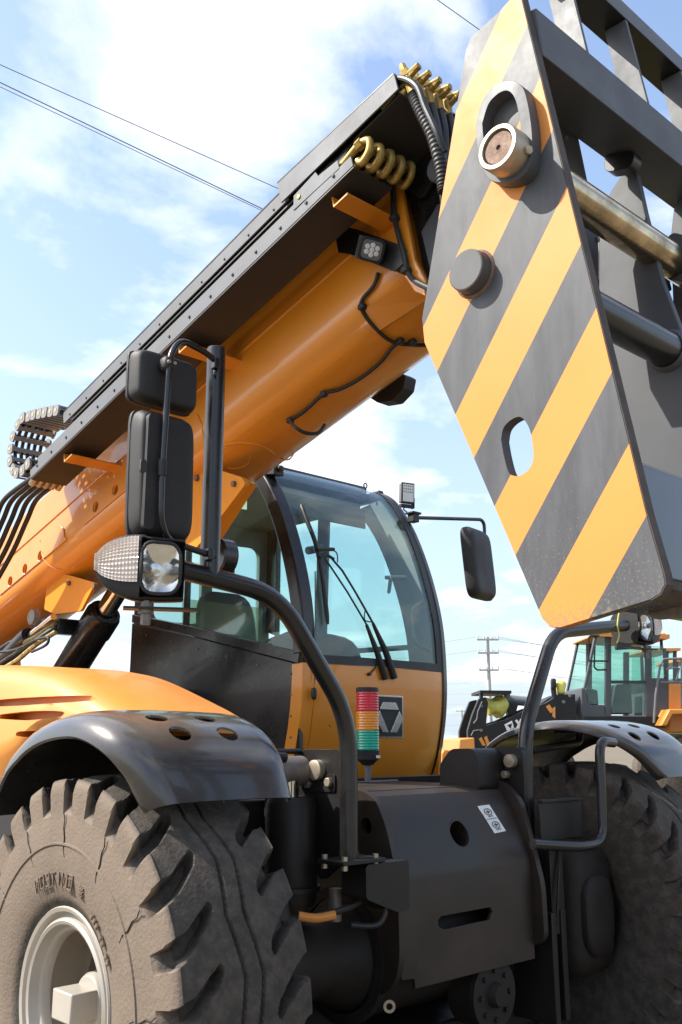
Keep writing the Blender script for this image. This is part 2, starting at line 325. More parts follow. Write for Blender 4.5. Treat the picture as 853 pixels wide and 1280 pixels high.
def zone_dust(m, kind):
    """worn-clean tread against dusty outer sidewall, inner one kept dark to stand for its shade (tyre), or dust lying on the upper faces (fender)"""
    t = m.node_tree; nn = t.nodes.new; lk = t.links.new; p = t.nodes['Principled BSDF']; old = p.inputs['Base Color'].links[0].from_socket
    co = nn('ShaderNodeTexCoord'); n = nn('ShaderNodeTexNoise'); n.inputs['Scale'].default_value = 7 if kind == 'tyre' else 4; n.inputs['Detail'].default_value = 9; n.inputs['Roughness'].default_value = .68; lk(co.outputs['Object'], n.inputs[0])
    sp = nn('ShaderNodeSeparateXYZ'); f = nn('ShaderNodeMapRange'); f.interpolation_type = 'SMOOTHSTEP'
    if kind == 'tyre':
        lk(co.outputs['Object'], sp.inputs[0]); lk(sp.outputs['X'], f.inputs[0]); f.inputs[1].default_value = -.245; f.inputs[2].default_value = -.262  # dust masked off the inner sidewall, so its shade is in the colour
        lo, hi, col = .72, 1.0, (.185, .142, .107, 1)
    else:
        ge = nn('ShaderNodeNewGeometry'); lk(ge.outputs['Normal'], sp.inputs[0]); lk(sp.outputs['Z'], f.inputs[0]); f.inputs[1].default_value = .45; f.inputs[2].default_value = .95
        lo, hi, col = .25, .8, (.17, .145, .115, 1)
    nr = nn('ShaderNodeMapRange'); nr.inputs[1].default_value = .3; nr.inputs[2].default_value = .7; nr.inputs[3].default_value = lo; nr.inputs[4].default_value = hi; lk(n.outputs['Fac'], nr.inputs[0])
    mu = nn('ShaderNodeMath'); mu.operation = 'MULTIPLY'; lk(f.outputs[0], mu.inputs[0]); lk(nr.outputs[0], mu.inputs[1])
    mx = nn('ShaderNodeMix'); mx.data_type = 'RGBA'; mx.inputs['B'].default_value = col; lk(mu.outputs[0], mx.inputs['Factor']); lk(old, mx.inputs['A']); lk(mx.outputs['Result'], p.inputs['Base Color'])
    return m
M['tyre'] = zone_dust(mat('tyre_rubber', (.026, .0245, .023), .8, var=.25, vscale=9, dust=.75, dcol=(.125, .102, .080), dscale=19, bump=.8, bscale=80, spec=.25), 'tyre')
M['fender'] = zone_dust(M['fender'], 'fender')

# ------------------------------------------------------------------ ground
def ground_mat():
    m = mat('dirt_ground', (.16, .125, .09), .95, var=.25, vscale=.6, dust=.5, dcol=(.09, .085, .03), dscale=.25, bump=.6, bscale=9); return m
g = MB()
R_ = [0, 4, 8, 14, 22, 35, 60, 110, 220, 500, 1200, 3500]
rows = []
for r in R_:
    rows.append([(3+r*math.cos(2*math.pi*k/48), 4+r*math.sin(2*math.pi*k/48), -.002*rnd()*min(r, 30)) for k in range(48)])
g.grid(rows, close_v=True)
go = obj('ground', g, ground_mat()); tag(go, None, None, kind='structure')

# ================================================================== TELEHANDLER
TH = emp('telehandler', (3.5, 4.6, 0))
tag(TH, 'large orange and black telehandler with raised boom, curved glass cab and big lugged tyres', 'telehandler')

# ---- wheels
WR, WW = .785, .53
def tyre_mesh():
    NL = 26; NA = NL*30; P = []          # profile (x across, radius, lug zone weight)
    half = WW/2
    prof = [(-.205, .305), (-.235, .325), (-.260, .37), (-.273, .44), (-.277, .52), (-.274, .58), (-.270, .63)]
    out = [(x, r, 0.0) for x, r in prof]
    out += [(-.268+.0*i, .645+.0185*i, min(1, i/3)) for i in range(6)]
    out += [(-.264, .752, 1), (-.258, .764, 1), (-.25, .772, 1)]
    xs = list(np.arange(-.244, .2441, .0042))
    mid = [(x, WR-.020*(abs(x)/half)**2.2, 1.0) for x in xs]
    out = out+mid+[(-x, r, w_) for x, r, w_ in out[::-1]]
    rows = []
    pitch = 2*math.pi/NL
    S_ = .84*.80
    def shift(x):
        wd = half-abs(x); sd = -1 if x < 0 else 1
        if wd < .065: v = .22*max(wd, 0)/.065
        elif wd < .165: v = .22+.62*(wd-.065)/.10
        else: return sd*S_*(abs(x)/(half-.165))
        return sd*v*.80
    for ia in range(NA):
        th0 = 2*math.pi*ia/NA; row = []
        for (x, r, wz) in out:
            dep = 0; side = -1 if x < 0 else 1; wd = half-abs(x)
            th = th0+shift(x)*pitch
            if wz > 0:
                dph = ((th0/pitch+(0 if side < 0 else .5)) % 1.0)-.5
                arc = dph*pitch*WR
                hw = .040-.075*max(0, wd-.02)
                if wd < .165:
                    if wd > .142: hw *= math.sqrt(max(0, 1-((wd-.142)/.023)**2))
                    e = (hw-abs(arc))/.010
                    dep = .068*max(0, min(1, e))
                for zc in (-.036, .036):
                    zz = zc+.017*(2*abs(2*((th/pitch/2) % 1)-1)-1)
                    e = (.008-abs(x-zz))/.003
                    if e > 0: dep = max(dep, .0164*min(1, e))
            ax_, rr_ = abs(x), r-dep
            if wd < .165 and wz > 0 and dep > .0165:
                e_ = dep/.068
                if ax_ <= .2445: fx, fr = min(ax_, .225), r-.068
                else:
                    wr = max(0, min(1, (r-.645)/.055)); fx = ax_-(ax_-.225)*wr; fr = min(r, .705)
                ax_, rr_ = ax_+(fx-ax_)*e_, r+(fr-r)*e_
            sx = math.copysign(ax_, x)
            row.append((sx, rr_*math.cos(th), rr_*math.sin(th)))
        rows.append(row)
    mb = MB()
    mb.grid(rows, close_u=True)
    me = bpy.data.meshes.new('tyre'); me.from_pydata(mb.v, [], mb.f); me.shade_smooth(); me.set_sharp_from_angle(angle=math.radians(28)); me.update()
    return me
TYRE = tyre_mesh()
def rim_mesh():
    pr = [(-.215, .318), (-.240, .330), (-.247, .325), (-.242, .312), (-.222, .308), (-.216, .302), (-.222, .292), (-.236, .288), (-.243, .279), (-.238, .268), (-.222, .264), (-.205, .258), (-.20, .246), (-.19, .240), (-.16, .240), (-.16, .262), (.2, .30), (.22, .32), (.21, .325)]
    return MB().lathe(pr, (0, 0, 0), (1, 0, 0), 64, closed=True)
def dish_mesh():
    return MB().lathe([(-.165, .239), (-.05, .230), (-.03, .214), (.12, .206), (.15, .195), (.155, .12), (.17, .11), (.18, .20), (.12, .225), (-.15, .245)], (0, 0, 0), (1, 0, 0), 64, closed=True)
def hub_mesh():
    mb = MB().lathe([(.155, .135), (-.02, .128), (-.06, .12), (-.065, .10), (-.13, .095), (-.145, .085), (-.148, .0)], (0, 0, 0), (1, 0, 0), 40)
    return mb
def rib_mesh():
    return MB().obox((-.19, .0, .0), (.055, 0, 0), (0, .07, 0), (0, 0, .05))
SIDE = MB()
def make_wheel(loc, rz):
    wv = emp('wheel', loc, TH, rot=(0, 0, rz))
    t = bpy.data.objects.new('tyre', TYRE); COL.objects.link(t); t.parent = wv
    if not TYRE.materials: TYRE.materials.append(M['tyre'])
    obj('rim', to_mesh('rim', rim_mesh()), M['rim'], wv, local=True)
    obj('rim_dish', to_mesh('rim_dish', dish_mesh()), M['dish'], wv, local=True)
    obj('hub', to_mesh('hub', hub_mesh()), M['rim'], wv, local=True, bevel=.004)
    obj('hub_cap', to_mesh('hub_cap', rib_mesh()), M['rim'], wv, local=True, bevel=.006)
    nut = to_mesh('wheel_nut', MB().tube([(.156, 0, 0), (.115, 0, 0)], .016, 6))
    for k in range(12):
        a = 2*math.pi*k/12
        n = obj('wheel_nut', nut, M['zinc'], wv, local=True); n.location = (0, .168*math.cos(a), .168*math.sin(a))
    # raised sidewall marks: ring, boxed emblem, blocks of lettering
    em = MB()
    def blk(ang, r0, r1, wdt, x=-.2745, h=.0035):
        for (ra, rb) in ((r0, r1),):
            rows = []
            c = np.array([x, 0, 0]); u = np.array([0, math.cos(ang), math.sin(ang)]); v = np.array([0, -math.sin(ang), math.cos(ang)])
            em.obox(c+u*(ra+rb)/2, (h, 0, 0), v*wdt/2, u*(rb-ra)/2)
    a0 = math.radians(101)
    def letter(k, pat, a, r0=.402, hh=.042, ww=.004):
        for (x0, y0, x1, y1) in pat:
            aa = a-(x0+x1)/2*.034/.47
            blk(aa, r0+hh*min(y0, y1), r0+hh*max(y0, y1)+.004, abs(x1-x0)*.034+ww)
    E_ = [(0, 0, 0, 1), (0, 0, .9, .0), (0, .5, .8, .5), (0, 1, .9, 1)]; I_ = [(.4, 0, .4, 1)]; D_ = [(0, 0, 0, 1), (0, 0, .8, 0), (0, 1, .8, 1), (.9, .1, .9, .9)]; T_ = [(.5, 0, .5, 1), (0, 1, 1, 1)]; N_ = [(0, 0, 0, 1), (.45, .3, .45, .7), (.9, 0, .9, 1)]
    a = a0
    for ring in ((0, 0, 0, 1.2), (0, 0, 1.2, 0), (0, 1.2, 1.2, 1.2), (1.2, 0, 1.2, 1.2), (.35, .35, .35, .85), (.35, .85, .85, .85), (.6, .35, .6, .85)): letter(0, [ring], a, .398)
    for ch in (N_, I_, T_, E_, D_, N_): a -= .1; letter(0, ch, a)
    for j in range(3): 
        for q in range(3): blk(a0+.13+.026*q, .405+.014*j, .413+.014*j, .007)
    for q in range(9):
        if q not in (3, 6): blk(a0+.42+.055*q, .392, .410, .012); blk(a0+.435+.055*q, .392, .410, .004)
    obj('sidewall_lettering', em, M['tyre'], wv, local=True)['kind'] = 'stuff'
    # mould rings
    mr = MB()
    for r in (.545,):
        mr.lathe([(-.2745, r-.006), (-.281, r-.003), (-.281, r+.003), (-.2745, r+.006)], (0, 0, 0), (1, 0, 0), 96, closed=True)
    sm = None
    for k in range(13):
        if sm is None:
            zz2 = [(0, .655), (.02, .63), (.012, .60), (.035, .565), (.03, .53), (.05, .50)]
            sm = to_mesh('sidewall_seam', MB().tube([(-.2755-.002*(1 if .5 < r < .6 else 0), r*math.cos(a_), r*math.sin(a_)) for a_, r in zz2], .0022, 5))
        q_ = obj('sidewall_seam', sm, M['hose'], wv, local=True); q_.rotation_euler = (2*math.pi*k/13+.1, 0, 0); q_.scale = (1, 1, 1)
    obj('sidewall_ring', mr, M['tyre'], wv, local=True)
    return wv
make_wheel((2.035, 3.36, WR), 0)
make_wheel((5.11, 3.36, WR), math.pi)
make_wheel((2.035, 7.75, WR), 0)
make_wheel((5.065, 7.75, WR), math.pi)

# ---- fenders
def make_fender(xa, xb, yo=0.0, inset=.11, ins_in=0.0):
    """xa = outer lip, xb = inner edge"""
    prof = spline([(3.945, 1.40), (3.91, 1.52), (3.82, 1.65), (3.66, 1.745), (3.45, 1.795), (3.22, 1.80), (3.03, 1.745), (2.91, 1.64), (2.845, 1.49)], 6)
    sg = 1 if xb > xa else -1
    def off(i, d):
        a, b = prof[max(i-1, 0)], prof[min(i+1, len(prof)-1)]; t = (b-a)/np.linalg.norm(b-a); return prof[i]+np.array([t[1], -t[0]])*-d if False else prof[i]+np.array([-t[1], t[0]])*d
    rows = []
    n = len(prof); W_ = abs(xb-xa)
    for i in range(n):
        row = []
        u = i/(n-1); lipd = .095*min(1, .45+1.8*u); ins = inset*max(0, (u-.62)/.38)**2; inn = ins_in*max(0, (u-.55)/.45)**1.3
        outer = [(0, lipd), (.004, lipd*.75), (.016, lipd*.5), (.038, lipd*.27), (.072, lipd*.11), (.115, lipd*.02), (.2, -.004), (.35, -.006), (.5, -.004), (W_-.09, 0), (W_-.04, .006), (W_-.015, .02), (W_, .05)]
        for (x, d) in outer:
            q = off(i, d); row.append((xa+sg*(x+ins*(1-x/W_)-inn*x/W_), q[0]+yo, q[1]))
        for (x, d) in outer[::-1]:
            q = off(i, d+.008); xx = min(max(x, .008), W_-.008); row.append((xa+sg*(xx+ins*(1-xx/W_)-inn*xx/W_), q[0]+yo, q[1]))
        rows.append(row)
    mb = MB(); mb.grid(rows, close_v=True); m = len(rows[0])
    mb.f += [tuple(range(m)), tuple((n-1)*m+k for k in range(m))]
    cut = MB()
    xm = (xa+xb)/2
    for (dx, yy, zz_) in ((-.115, 3.09, 1.78), (.10, 3.09, 1.78), (-.08, 2.985, 1.72), (.13, 2.985, 1.72)):
        cc = [(xm+dx+.044*math.cos(t), yy+yo+.034*math.sin(t)) for t in np.linspace(0, 2*math.pi, 16, endpoint=False)]
        cut.pz(cc, zz_-.12, zz_+.12)
    f = obj('fender', mb, M['fender'], TH, cut=cut, smooth=50)
    st = MB().tube(fillet([(xm, 3.40+yo, 1.775), (xm, 3.40+yo, 1.68), (xb+sg*.35, 3.34+yo, 1.62)], .06), .022, 10).box(xm-.12, xm+.14, 3.32+yo, 3.5+yo, 1.735, 1.75)
    obj('fender_stay', st, M['satin'], f)
    return f
make_fender(1.715, 2.43)
make_fender(5.60, 4.72, 0.0, .0, .42)
make_fender(1.715, 2.43, 4.39)
make_fender(5.385, 4.67, 4.39)

# ---- chassis
CH = emp('chassis', (3.65, 3.3, .5), TH)
fp = [(3.30, 1.463), (3.22, 1.445), (3.15, 1.36), (3.052, 1.14), (3.045, 1.10), (3.045, .66), (3.065, .66), (3.065, 1.10), (3.072, 1.135), (3.168, 1.35), (3.235, 1.428), (3.30, 1.443)]
cut = MB().py(circ(3.665, 1.265, .062, 28, .058), 2.9, 3.5).py([(3.43, .915), (3.45, .93), (3.80, .93), (3.815, .91), (3.79, .875), (3.47, .872), (3.43, .89)], 2.9, 3.2).py([(3.15, .6), (3.15, .71), (3.27, .70), (3.28, .6)], 2.9, 3.2)
obj('front_plate', MB().px(fp, 3.19, 4.13), M['frame'], CH, cut=cut, bevel=.003)
obj('hole_liner', MB().lathe([(0, .066), (.12, .066), (.12, .060), (0, .060)], (3.665, 3.115, 1.262), (0, 1, -.2), 28, closed=True), M['frame'], CH)
obj('top_plate', MB().box(3.19, 4.13, 3.302, 3.95, 1.448, 1.466), M['frame'], CH, bevel=.003)
obj('rear_lip', MB().box(3.0, 4.62, 3.952, 3.985, 1.42, 1.49), M['satin'], CH, bevel=.004)
obj('weld_seam', MB().tube([(3.2, 3.945, 1.468), (4.12, 3.945, 1.468)], .007, 8), M['bare'], CH)
lsp = [(3.25, 1.475), (3.16, 1.44), (3.095, 1.33), (3.055, 1.20), (3.028, 1.10), (3.02, .80), (3.05, .70), (3.12, .64), (3.5, .6), (3.95, .7), (3.95, 1.43), (3.45, 1.475)]
obj('side_plate', MB().px(rpoly(lsp, .05), 3.155, 3.188, [circ(3.22, 1.32, .036)]), M['frame'], CH, bevel=.005)
rsp = [(3.34, 1.50), (3.20, 1.485), (3.10, 1.40), (3.04, 1.19), (2.99, 1.0), (2.985, .75), (3.06, .71), (3.16, .80), (3.95, .7), (3.95, 1.43), (3.5, 1.49)]
obj('side_plate', MB().px(rpoly(rsp, .05), 4.132, 4.168, [circ(3.235, 1.405, .036)]), M['frame'], CH, bevel=.005)
obj('inner_box', MB().box(3.19, 4.13, 3.62, 3.95, .6, 1.445), M['satin'], CH)
# pivot ears and the raised housings either side
earp = rpoly([(3.47, 1.30), (3.47, 1.655), (3.15, 1.655), (3.15, 1.2), (3.3, 1.1)], [.02, .09, .05, .02, .02])
for X0, X1 in ((2.955, 2.985),):
    obj('pivot_ear', MB().px(earp, X0, X1), M['satin'], CH, bevel=.005)
be = MB().lathe([(0, .045), (-.03, .044), (-.034, .036), (-.034, 0)], (2.955, 3.315, 1.565), (1, 0, 0), 24)
obj('pivot_pin', be, M['zinc'], CH)
for y, z in ((3.375, 1.505), (3.235, 1.515)):
    obj('bolt', MB().bolt((2.952, y, z), (-1, 0, 0), .021, .022), M['zinc'], CH, bevel=.002)
obj('keeper_plate', MB().px(rpoly([(3.42, 1.47), (3.42, 1.545), (3.2, 1.55), (3.2, 1.475)], .015), 2.947, 2.9545), M['satin'], CH, bevel=.002)
obj('top_cross_rod', MB().cyl((2.6, 3.44, 1.645), (2.95, 3.44, 1.645), .012), M['satin'], CH)
earr = rpoly([(3.40, 1.3), (3.40, 1.655), (3.11, 1.66), (3.11, 1.3)], [.02, .07, .05, .02])
obj('pivot_ear', MB().px(earr, 4.19, 4.22), M['satin'], CH, bevel=.005)
hs = [(3.50, 1.44), (3.50, 1.57), (3.42, 1.65), (3.27, 1.652), (3.235, 1.60), (3.235, 1.44)]
obj('ear_housing', MB().px(rpoly(hs, .035), 3.98, 4.186), M['satin'], CH, bevel=.008)
obj('pivot_pin', MB().lathe([(0, .034), (-.035, .033), (-.038, 0)], on(641, 951, 'X', 4.188), (1, 0, 0), 24), M['zinc'], CH)
obj('bolt', MB().bolt(on(634, 968, 'X', 4.186), (-1, 0, 0), .021, .03), M['zinc'], CH, bevel=.002)
# bar feet: flange + gusset box either side
def foot(xc, sg):
    f = emp('bar_foot', (xc, 3.03, 1.2), TH)
    obj('flange', MB().box(xc-.11, xc+.13, 2.95, 3.11, 1.205, 1.222), M['satin'], f, bevel=.003)
    for dx, dy in ((-.085, .06), (-.085, -.06), (.09, -.06), (.09, .06)):
        obj('bolt', MB().bolt((xc+dx, 3.03+dy, 1.222), (0, 0, 1), .013, .016), M['zinc'], f)
        obj('nut', MB().bolt((xc+dx, 3.03+dy, 1.205), (0, 0, -1), .013, .02), M['zinc'], f)
    gp = rpoly([(xc+.02*sg, 1.20), (xc+.275*sg, 1.20), (xc+.275*sg, 1.0), (xc+.20*sg, 1.0), (xc+.02*sg, 1.07)], .02)
    obj('gusset', MB().py(gp, 2.955, 3.10), M['satin'], f, bevel=.004)
foot(2.875, 1)
# levelling cylinders beside the frame
for xc in (2.84, 4.36):
    lc = emp('levelling_cylinder', (xc, 3.4, 1.0), TH)
    obj('eye', MB().lathe([(-.09, .055), (-.085, .066), (.085, .066), (.09, .055)], (xc, 3.40, 1.56), (1, 0, 0), 28), M['bare'], lc)
    obj('barrel', MB().lathe([(0, .105), (.03, .115), (.42, .115), (.45, .10)], (xc+.03, 3.40, 1.0), (0, 0, 1), 32), M['satin'], lc)
    obj('rod', MB().cyl((xc, 3.4, 1.42), (xc, 3.4, 1.52), .055), M['chrome'], lc)
    obj('clamp', MB().lathe([(0, .12), (0, .13), (.02, .13), (.02, .12)], (xc+.03, 3.40, 1.06), (0, 0, 1), 32, closed=True), M['satin'], lc)
# axle
AX = emp('front_axle', (3.55, 3.36, .78), TH)
obj('axle_beam', MB().lathe([(-1.28, .16), (-1.1, .17), (-.9, .15), (-.55, .16), (-.42, .22), (-.28, .265), (.28, .265), (.42, .22), (.55, .16), (.9, .15), (1.1, .17), (1.28, .16)], (3.55, 3.40, .76), (1, 0, 0), 40), M['cast'], AX)
obj('axle_flange', MB().lathe([(-.02, .285), (.02, .285), (.025, .24), (-.025, .24)], (3.17, 3.40, .76), (1, 0, 0), 40, closed=True), M['cast'], AX)
obj('nose_flange', MB().lathe([(0, .05), (0, .155), (.03, .155), (.035, .145), (.16, .15), (.16, .05)], (3.83, 3.06, .545), (0, 1, 0), 40), M['cast'], AX)
for k in range(8):
    a = 2*math.pi*k/8; obj('bolt', MB().bolt((3.83+.105*math.cos(a), 3.06, .545+.105*math.sin(a)), (0, -1, 0), .012, .014), M['cast'], AX)
obj('nose_hub', MB().lathe([(-.03, .0), (-.03, .045), (-.02, .05), (.02, .06), (.02, 0)], (3.83, 3.05, .545), (0, 1, 0), 24), M['cast'], AX)
for sx in (2.42, 4.68):
    obj('planetary_housing', MB().rbox((sx, 3.32, .82), (.20, 0, 0), (0, .30, 0), (0, 0, .34), 5), M['cast'], AX)
    obj('steer_cover', MB().rbox((sx-.02, 3.03, .80), (.13, 0, 0), (0, .05, 0), (0, 0, .20), 3.2), M['cast'], AX)
obj('tie_bracket', MB().box(4.22, 4.26, 3.0, 3.25, .35, .86).box(4.33, 4.37, 3.02, 3.25, .35, .86), M['satin'], AX, bevel=.004)
obj('breather', MB().cyl((2.95, 3.2, .95), (2.95, 3.2, 1.08), .028, 16), M['bare'], AX)
obj('drain_tag', MB().lathe([(-.004, .026), (-.004, .014), (.004, .014), (.004, .026)], (3.17, 3.1, .60), (-.6, -.8, 0), 20, closed=True), M['zinc'], AX)
obj('brake_hose', MB().tube(spline([(2.60, 3.3, 1.02), (2.70, 3.2, .985), (2.82, 3.12, 1.0), (2.95, 3.06, 1.04), (3.05, 3.1, 1.12)]), .014, 10), M['hose'], AX)
obj('hose_sleeve', MB().tube(spline([(2.72, 3.17, 1.0), (2.78, 3.13, .99), (2.85, 3.09, 1.0)]), .018, 10), M['yellow2'], AX)
obj('loop_hose', MB().tube(spline([(2.96, 3.0, 1.19), (3.04, 2.99, 1.05), (3.0, 2.99, .96), (2.9, 3.05, .96)]), .013, 10), M['hose'], AX)
obj('stub_rod', MB().cyl((2.58, 3.16, .80), (2.58, 3.16, 1.13), .03, 16), M['bare'], AX)
obj('underside_dark_box', MB().box(2.65, 4.5, 3.55, 3.95, .10, .55), M['satin'], CH, bevel=.02)  # added dark box, stands in for deep shade on the ground below the axle
obj('underside_dark_slab', MB().box(2.7, 4.55, 3.25, 5.2, .30, .42), M['satin'], CH, bevel=.01)  # added dark slab that makes the space under the machine read as shade
# decal with lift icons
def dquad(name, pts, X, matl, parent, lift=.0):
    pass
dp = np.array([0, -.0, 0])
nplate = np.array([0, -.907, .42])
def on_plate(x, y, h=.004):
    """point on the sloped upper part of the front plate: plane through (.,3.052,1.14)-(.,3.15,1.36)"""
    d = ray(x, y); p0 = np.array([0, 3.052, 1.14]); n = np.array([0, -.22, .098]); n /= np.linalg.norm(n)
    t = ((p0-CAM)@n)/(d@n); return CAM+t*d+n*h
dec = [on_plate(*p) for p in ((597, 1008), (611, 1006), (632, 1039), (618, 1042))]
mb = MB(); mb.add(dec+[q-nplate*.003 for q in dec], [(0, 1, 2, 3), (7, 6, 5, 4), (0, 4, 5, 1), (1, 5, 6, 2), (2, 6, 7, 3), (3, 7, 4, 0)])
dc = obj('warning_decal', mb, M['white'], CH, smooth=0)
ic = MB(); eu = (dec[1]-dec[0]); ev = (dec[3]-dec[0])
def strok(u0, v0, u1, v1, wd=.0028):
    a = dec[0]+eu*u0+ev*v0+nplate*.003; b = dec[0]+eu*u1+ev*v1+nplate*.003; t = (b-a)/np.linalg.norm(b-a); s_ = np.cross(t, nplate)
    ic.obox((a+b)/2, (b-a)/2, s_*wd/2, nplate*.0008)
for (c0) in (.25, .73):
    ring = [(.5+.3*math.cos(t), c0+.12*math.sin(t)) for t in np.linspace(0, 2*math.pi, 11)]
    for p, q in zip(ring, ring[1:]): strok(*p, *q)
    strok(.35, c0, .65, c0, .005); strok(.5, c0-.07, .5, c0+.07, .004); strok(.3, c0+.16, .7, c0+.16, .003)
strok(.05, .5, .95, .5, .002)
obj('decal_print', ic, M['idark'], CH, smooth=0)
dl = [(3.196+.0, 3.12, 1.235), (3.24, 3.105, 1.20), (3.2, 3.09, 1.175)]

# ---- light bars (tube frames carrying headlights and mirrors)
lb = fillet([(2.87, 3.03, 1.222), (2.87, 3.03, 1.79), (2.47, 3.03, 2.275), (1.97, 3.03, 2.325)], .16, 8)
LBL = obj('light_bar', MB().tube(lb, .038, 20), M['black'], TH)
obj('mirror_post', MB().cyl((2.13, 3.03, 2.30), (2.13, 3.03, 3.255), .038, 20), M['black'], LBL, bevel=.004)
lbr = fillet([(4.255, 3.15, 1.1), (4.265, 3.15, 1.74), (4.575, 3.15, 2.285), (5.34, 3.15, 2.385)], .14, 8)
LBR = obj('light_bar', MB().tube(lbr, .038, 20), M['black'], TH)
obj('tie_string', MB().tube(spline([(5.20, 3.10, 2.45), (5.18, 3.105, 2.37), (5.19, 3.105, 2.31), (5.16, 3.105, 2.26)]), .004, 6), M['ylwrap'], LBR)
# U-shaped grab rail and inner tyre guard
ub = fillet([(4.75, 2.92, 1.68), (4.58, 2.90, 1.69), (4.56, 2.90, 1.18), (4.36, 2.90, 1.17), (4.05, 2.97, 1.20)], .09, 8)
GR = obj('grab_rail', MB().tube(ub, .026, 16), M['black'], TH)
obj('splash_guard', MB().box(4.19, 4.56, 3.02, 3.03, 1.2, 1.385).box(4.19, 4.56, 3.0, 3.035, 1.385, 1.40), M['satin'], TH, bevel=.003)
obj('guard_bracket', MB().box(4.27, 4.38, 3.03, 3.06, .75, 1.22).cyl((4.345, 3.02, 1.15), (4.26, 3.0, .8), .008, 8), M['satin'], TH, bevel=.003)
obj('bolt', MB().bolt((4.33, 3.03, 1.17), (0, -1, 0), .018, .015), M['bare'], TH)

# ---- headlights
def headlight(c, sg, yw=0.0):
    """c: centre of lamp; sg=-1 points outwards to -X"""
    hl = emp('headlight', c, TH)
    c = np.array(c, float); X = np.array([sg*math.cos(yw), -math.sin(yw)*sg, 0.0]); Y = np.array([-math.sin(yw), -math.cos(yw), 0]); Zv = np.array([0, 0, 1.0])   # X outwards, Y forward
    # teardrop body: tall at the inner end, narrowing to the outer end, built as lofted rings along X
    rows = []
    K = 40
    def ringat(u):
        x = -.13+u*.315
        if u < .45: hz = .118-.03*(1-u/.45)**2*.2
        else: hz = .118*math.sqrt(max(0.0, 1-((u-.45)/.56)**2))+.004
        zc = .0+.022*max(0, u-.3)
        yf = .045-.10*max(0, u-.42)**1.4; yb = .165*(1-max(0, u-.25)**1.5*.8)
        return x, hz, zc, yf, yb
    for i in range(33):
        u = i/32; x, hz, zc, yf, yb = ringat(u); row = []
        for k in range(K):
            t = 2*math.pi*k/K; cy, sz = math.cos(t), math.sin(t)
            yy = (yf*abs(cy)**.45 if cy > 0 else -yb*abs(cy)**.8); zz_ = hz*math.copysign(abs(sz)**.85, sz)
            if cy > 0 and .03 < u < .50 and abs(zz_) < hz*.86: yy = -.055
            row.append(c+X*x+Y*yy+Zv*(zc+zz_))
        rows.append(row)
    mb = MB().grid(rows, close_v=True); mb.f += [tuple(range(K)), tuple(32*K+k for k in range(K))]
    obj('housing', mb, M['plastic'], hl, smooth=60)
    # front bezel, reflector bowl and lens of the main beam
    def front(u0, u1, yo, shrink, name, matl, th=.004, bulge=.012, both=True):
        rows = []
        for i in range(13):
            u = u0+(u1-u0)*i/12; x, hz, zc, yf, yb = ringat(u); h = hz*shrink
            row = []
            for k in range(13):
                v = -1+2*k/12; e = (1-v*v)*(1-(2*(i/12)-1)**2)
                vv = v*(1-.42*(abs(2*(i/12)-1))**5)
                row.append(c+X*x+Y*(yf*(1-.25*v*v)+yo+bulge*e)+Zv*(zc+h*vv))
            rows.append(row)
        return rows
    rows = front(.05, .49, -.012, .80, 'r', None, bulge=-.05)
    obj('reflector', MB().grid(rows), M['reflector'], hl, smooth=60)
    rows = front(.05, .49, .006, .80, 'l', None, bulge=.012)
    obj('lens', MB().grid(rows), M['clear'], hl, smooth=60)
    bz = MB().tube([rows[0][k] for k in range(13)]+[rows[i][12] for i in range(1, 13)]+[rows[12][k] for k in range(11, -1, -1)]+[rows[i][0] for i in range(11, -1, -1)], .007, 8)
    obj('bezel', bz, M['plastic'], hl)
    obj('bulb_holder', MB().lathe([(-.03, .022), (0, .024), (.018, .018), (.022, .0)], c+X*-.03+Y*.012, Y, 20), M['chrome'], hl)
    obj('bulb_cap', MB().lathe([(0, .010), (.012, .010), (.014, 0)], c+X*-.0+Y*.03, Y, 16), M['idark'], hl)
    # indicator: ribbed wrap-round lens on the outer end
    rows = []
    for i in range(25):
        u = .53+.465*i/24; x, hz, zc, yf, yb = ringat(u); row = []
        for k in range(25):
            t = math.radians(-24-10*(i/24)+(84+6*(i/24))*k/24); cy, sz = math.cos(t), math.sin(t)
            rb = .0020*math.cos(k*math.pi)+.0016*math.cos(i*math.pi)+.006
            row.append(c+X*(x+(.006 if i == 24 else 0))+Y*(yf*abs(cy)**.45+rb*cy)+Zv*(zc+hz*.98*math.copysign(abs(sz)**.85, sz)+rb*sz))
        rows.append(row)
    obj('indicator_lens', MB().grid(rows), INDM, hl, smooth=20)
    obj('mount_bolt', MB().cyl(c+Zv*-.11+X*.0, c+Zv*-.20, .018, 6).cyl(c+Zv*-.135, c+Zv*-.16, .027, 12), M['bare'], hl)
    obj('mount_bracket', MB().obox(c+X*-.05+Zv*-.143, X*.13, Y*.035, Zv*.004), M['satin'], hl)
    return hl
INDM = mat('indicator_lens', (.74, .66, .58), .12, coat=.6, var=.2, vscale=14, dust=.22, dcol=(.55, .22, .12), dscale=9)
headlight((1.83, 2.99, 2.298), -1, math.radians(30))
headlight((5.52, 3.12, 2.39), 1, math.radians(4))

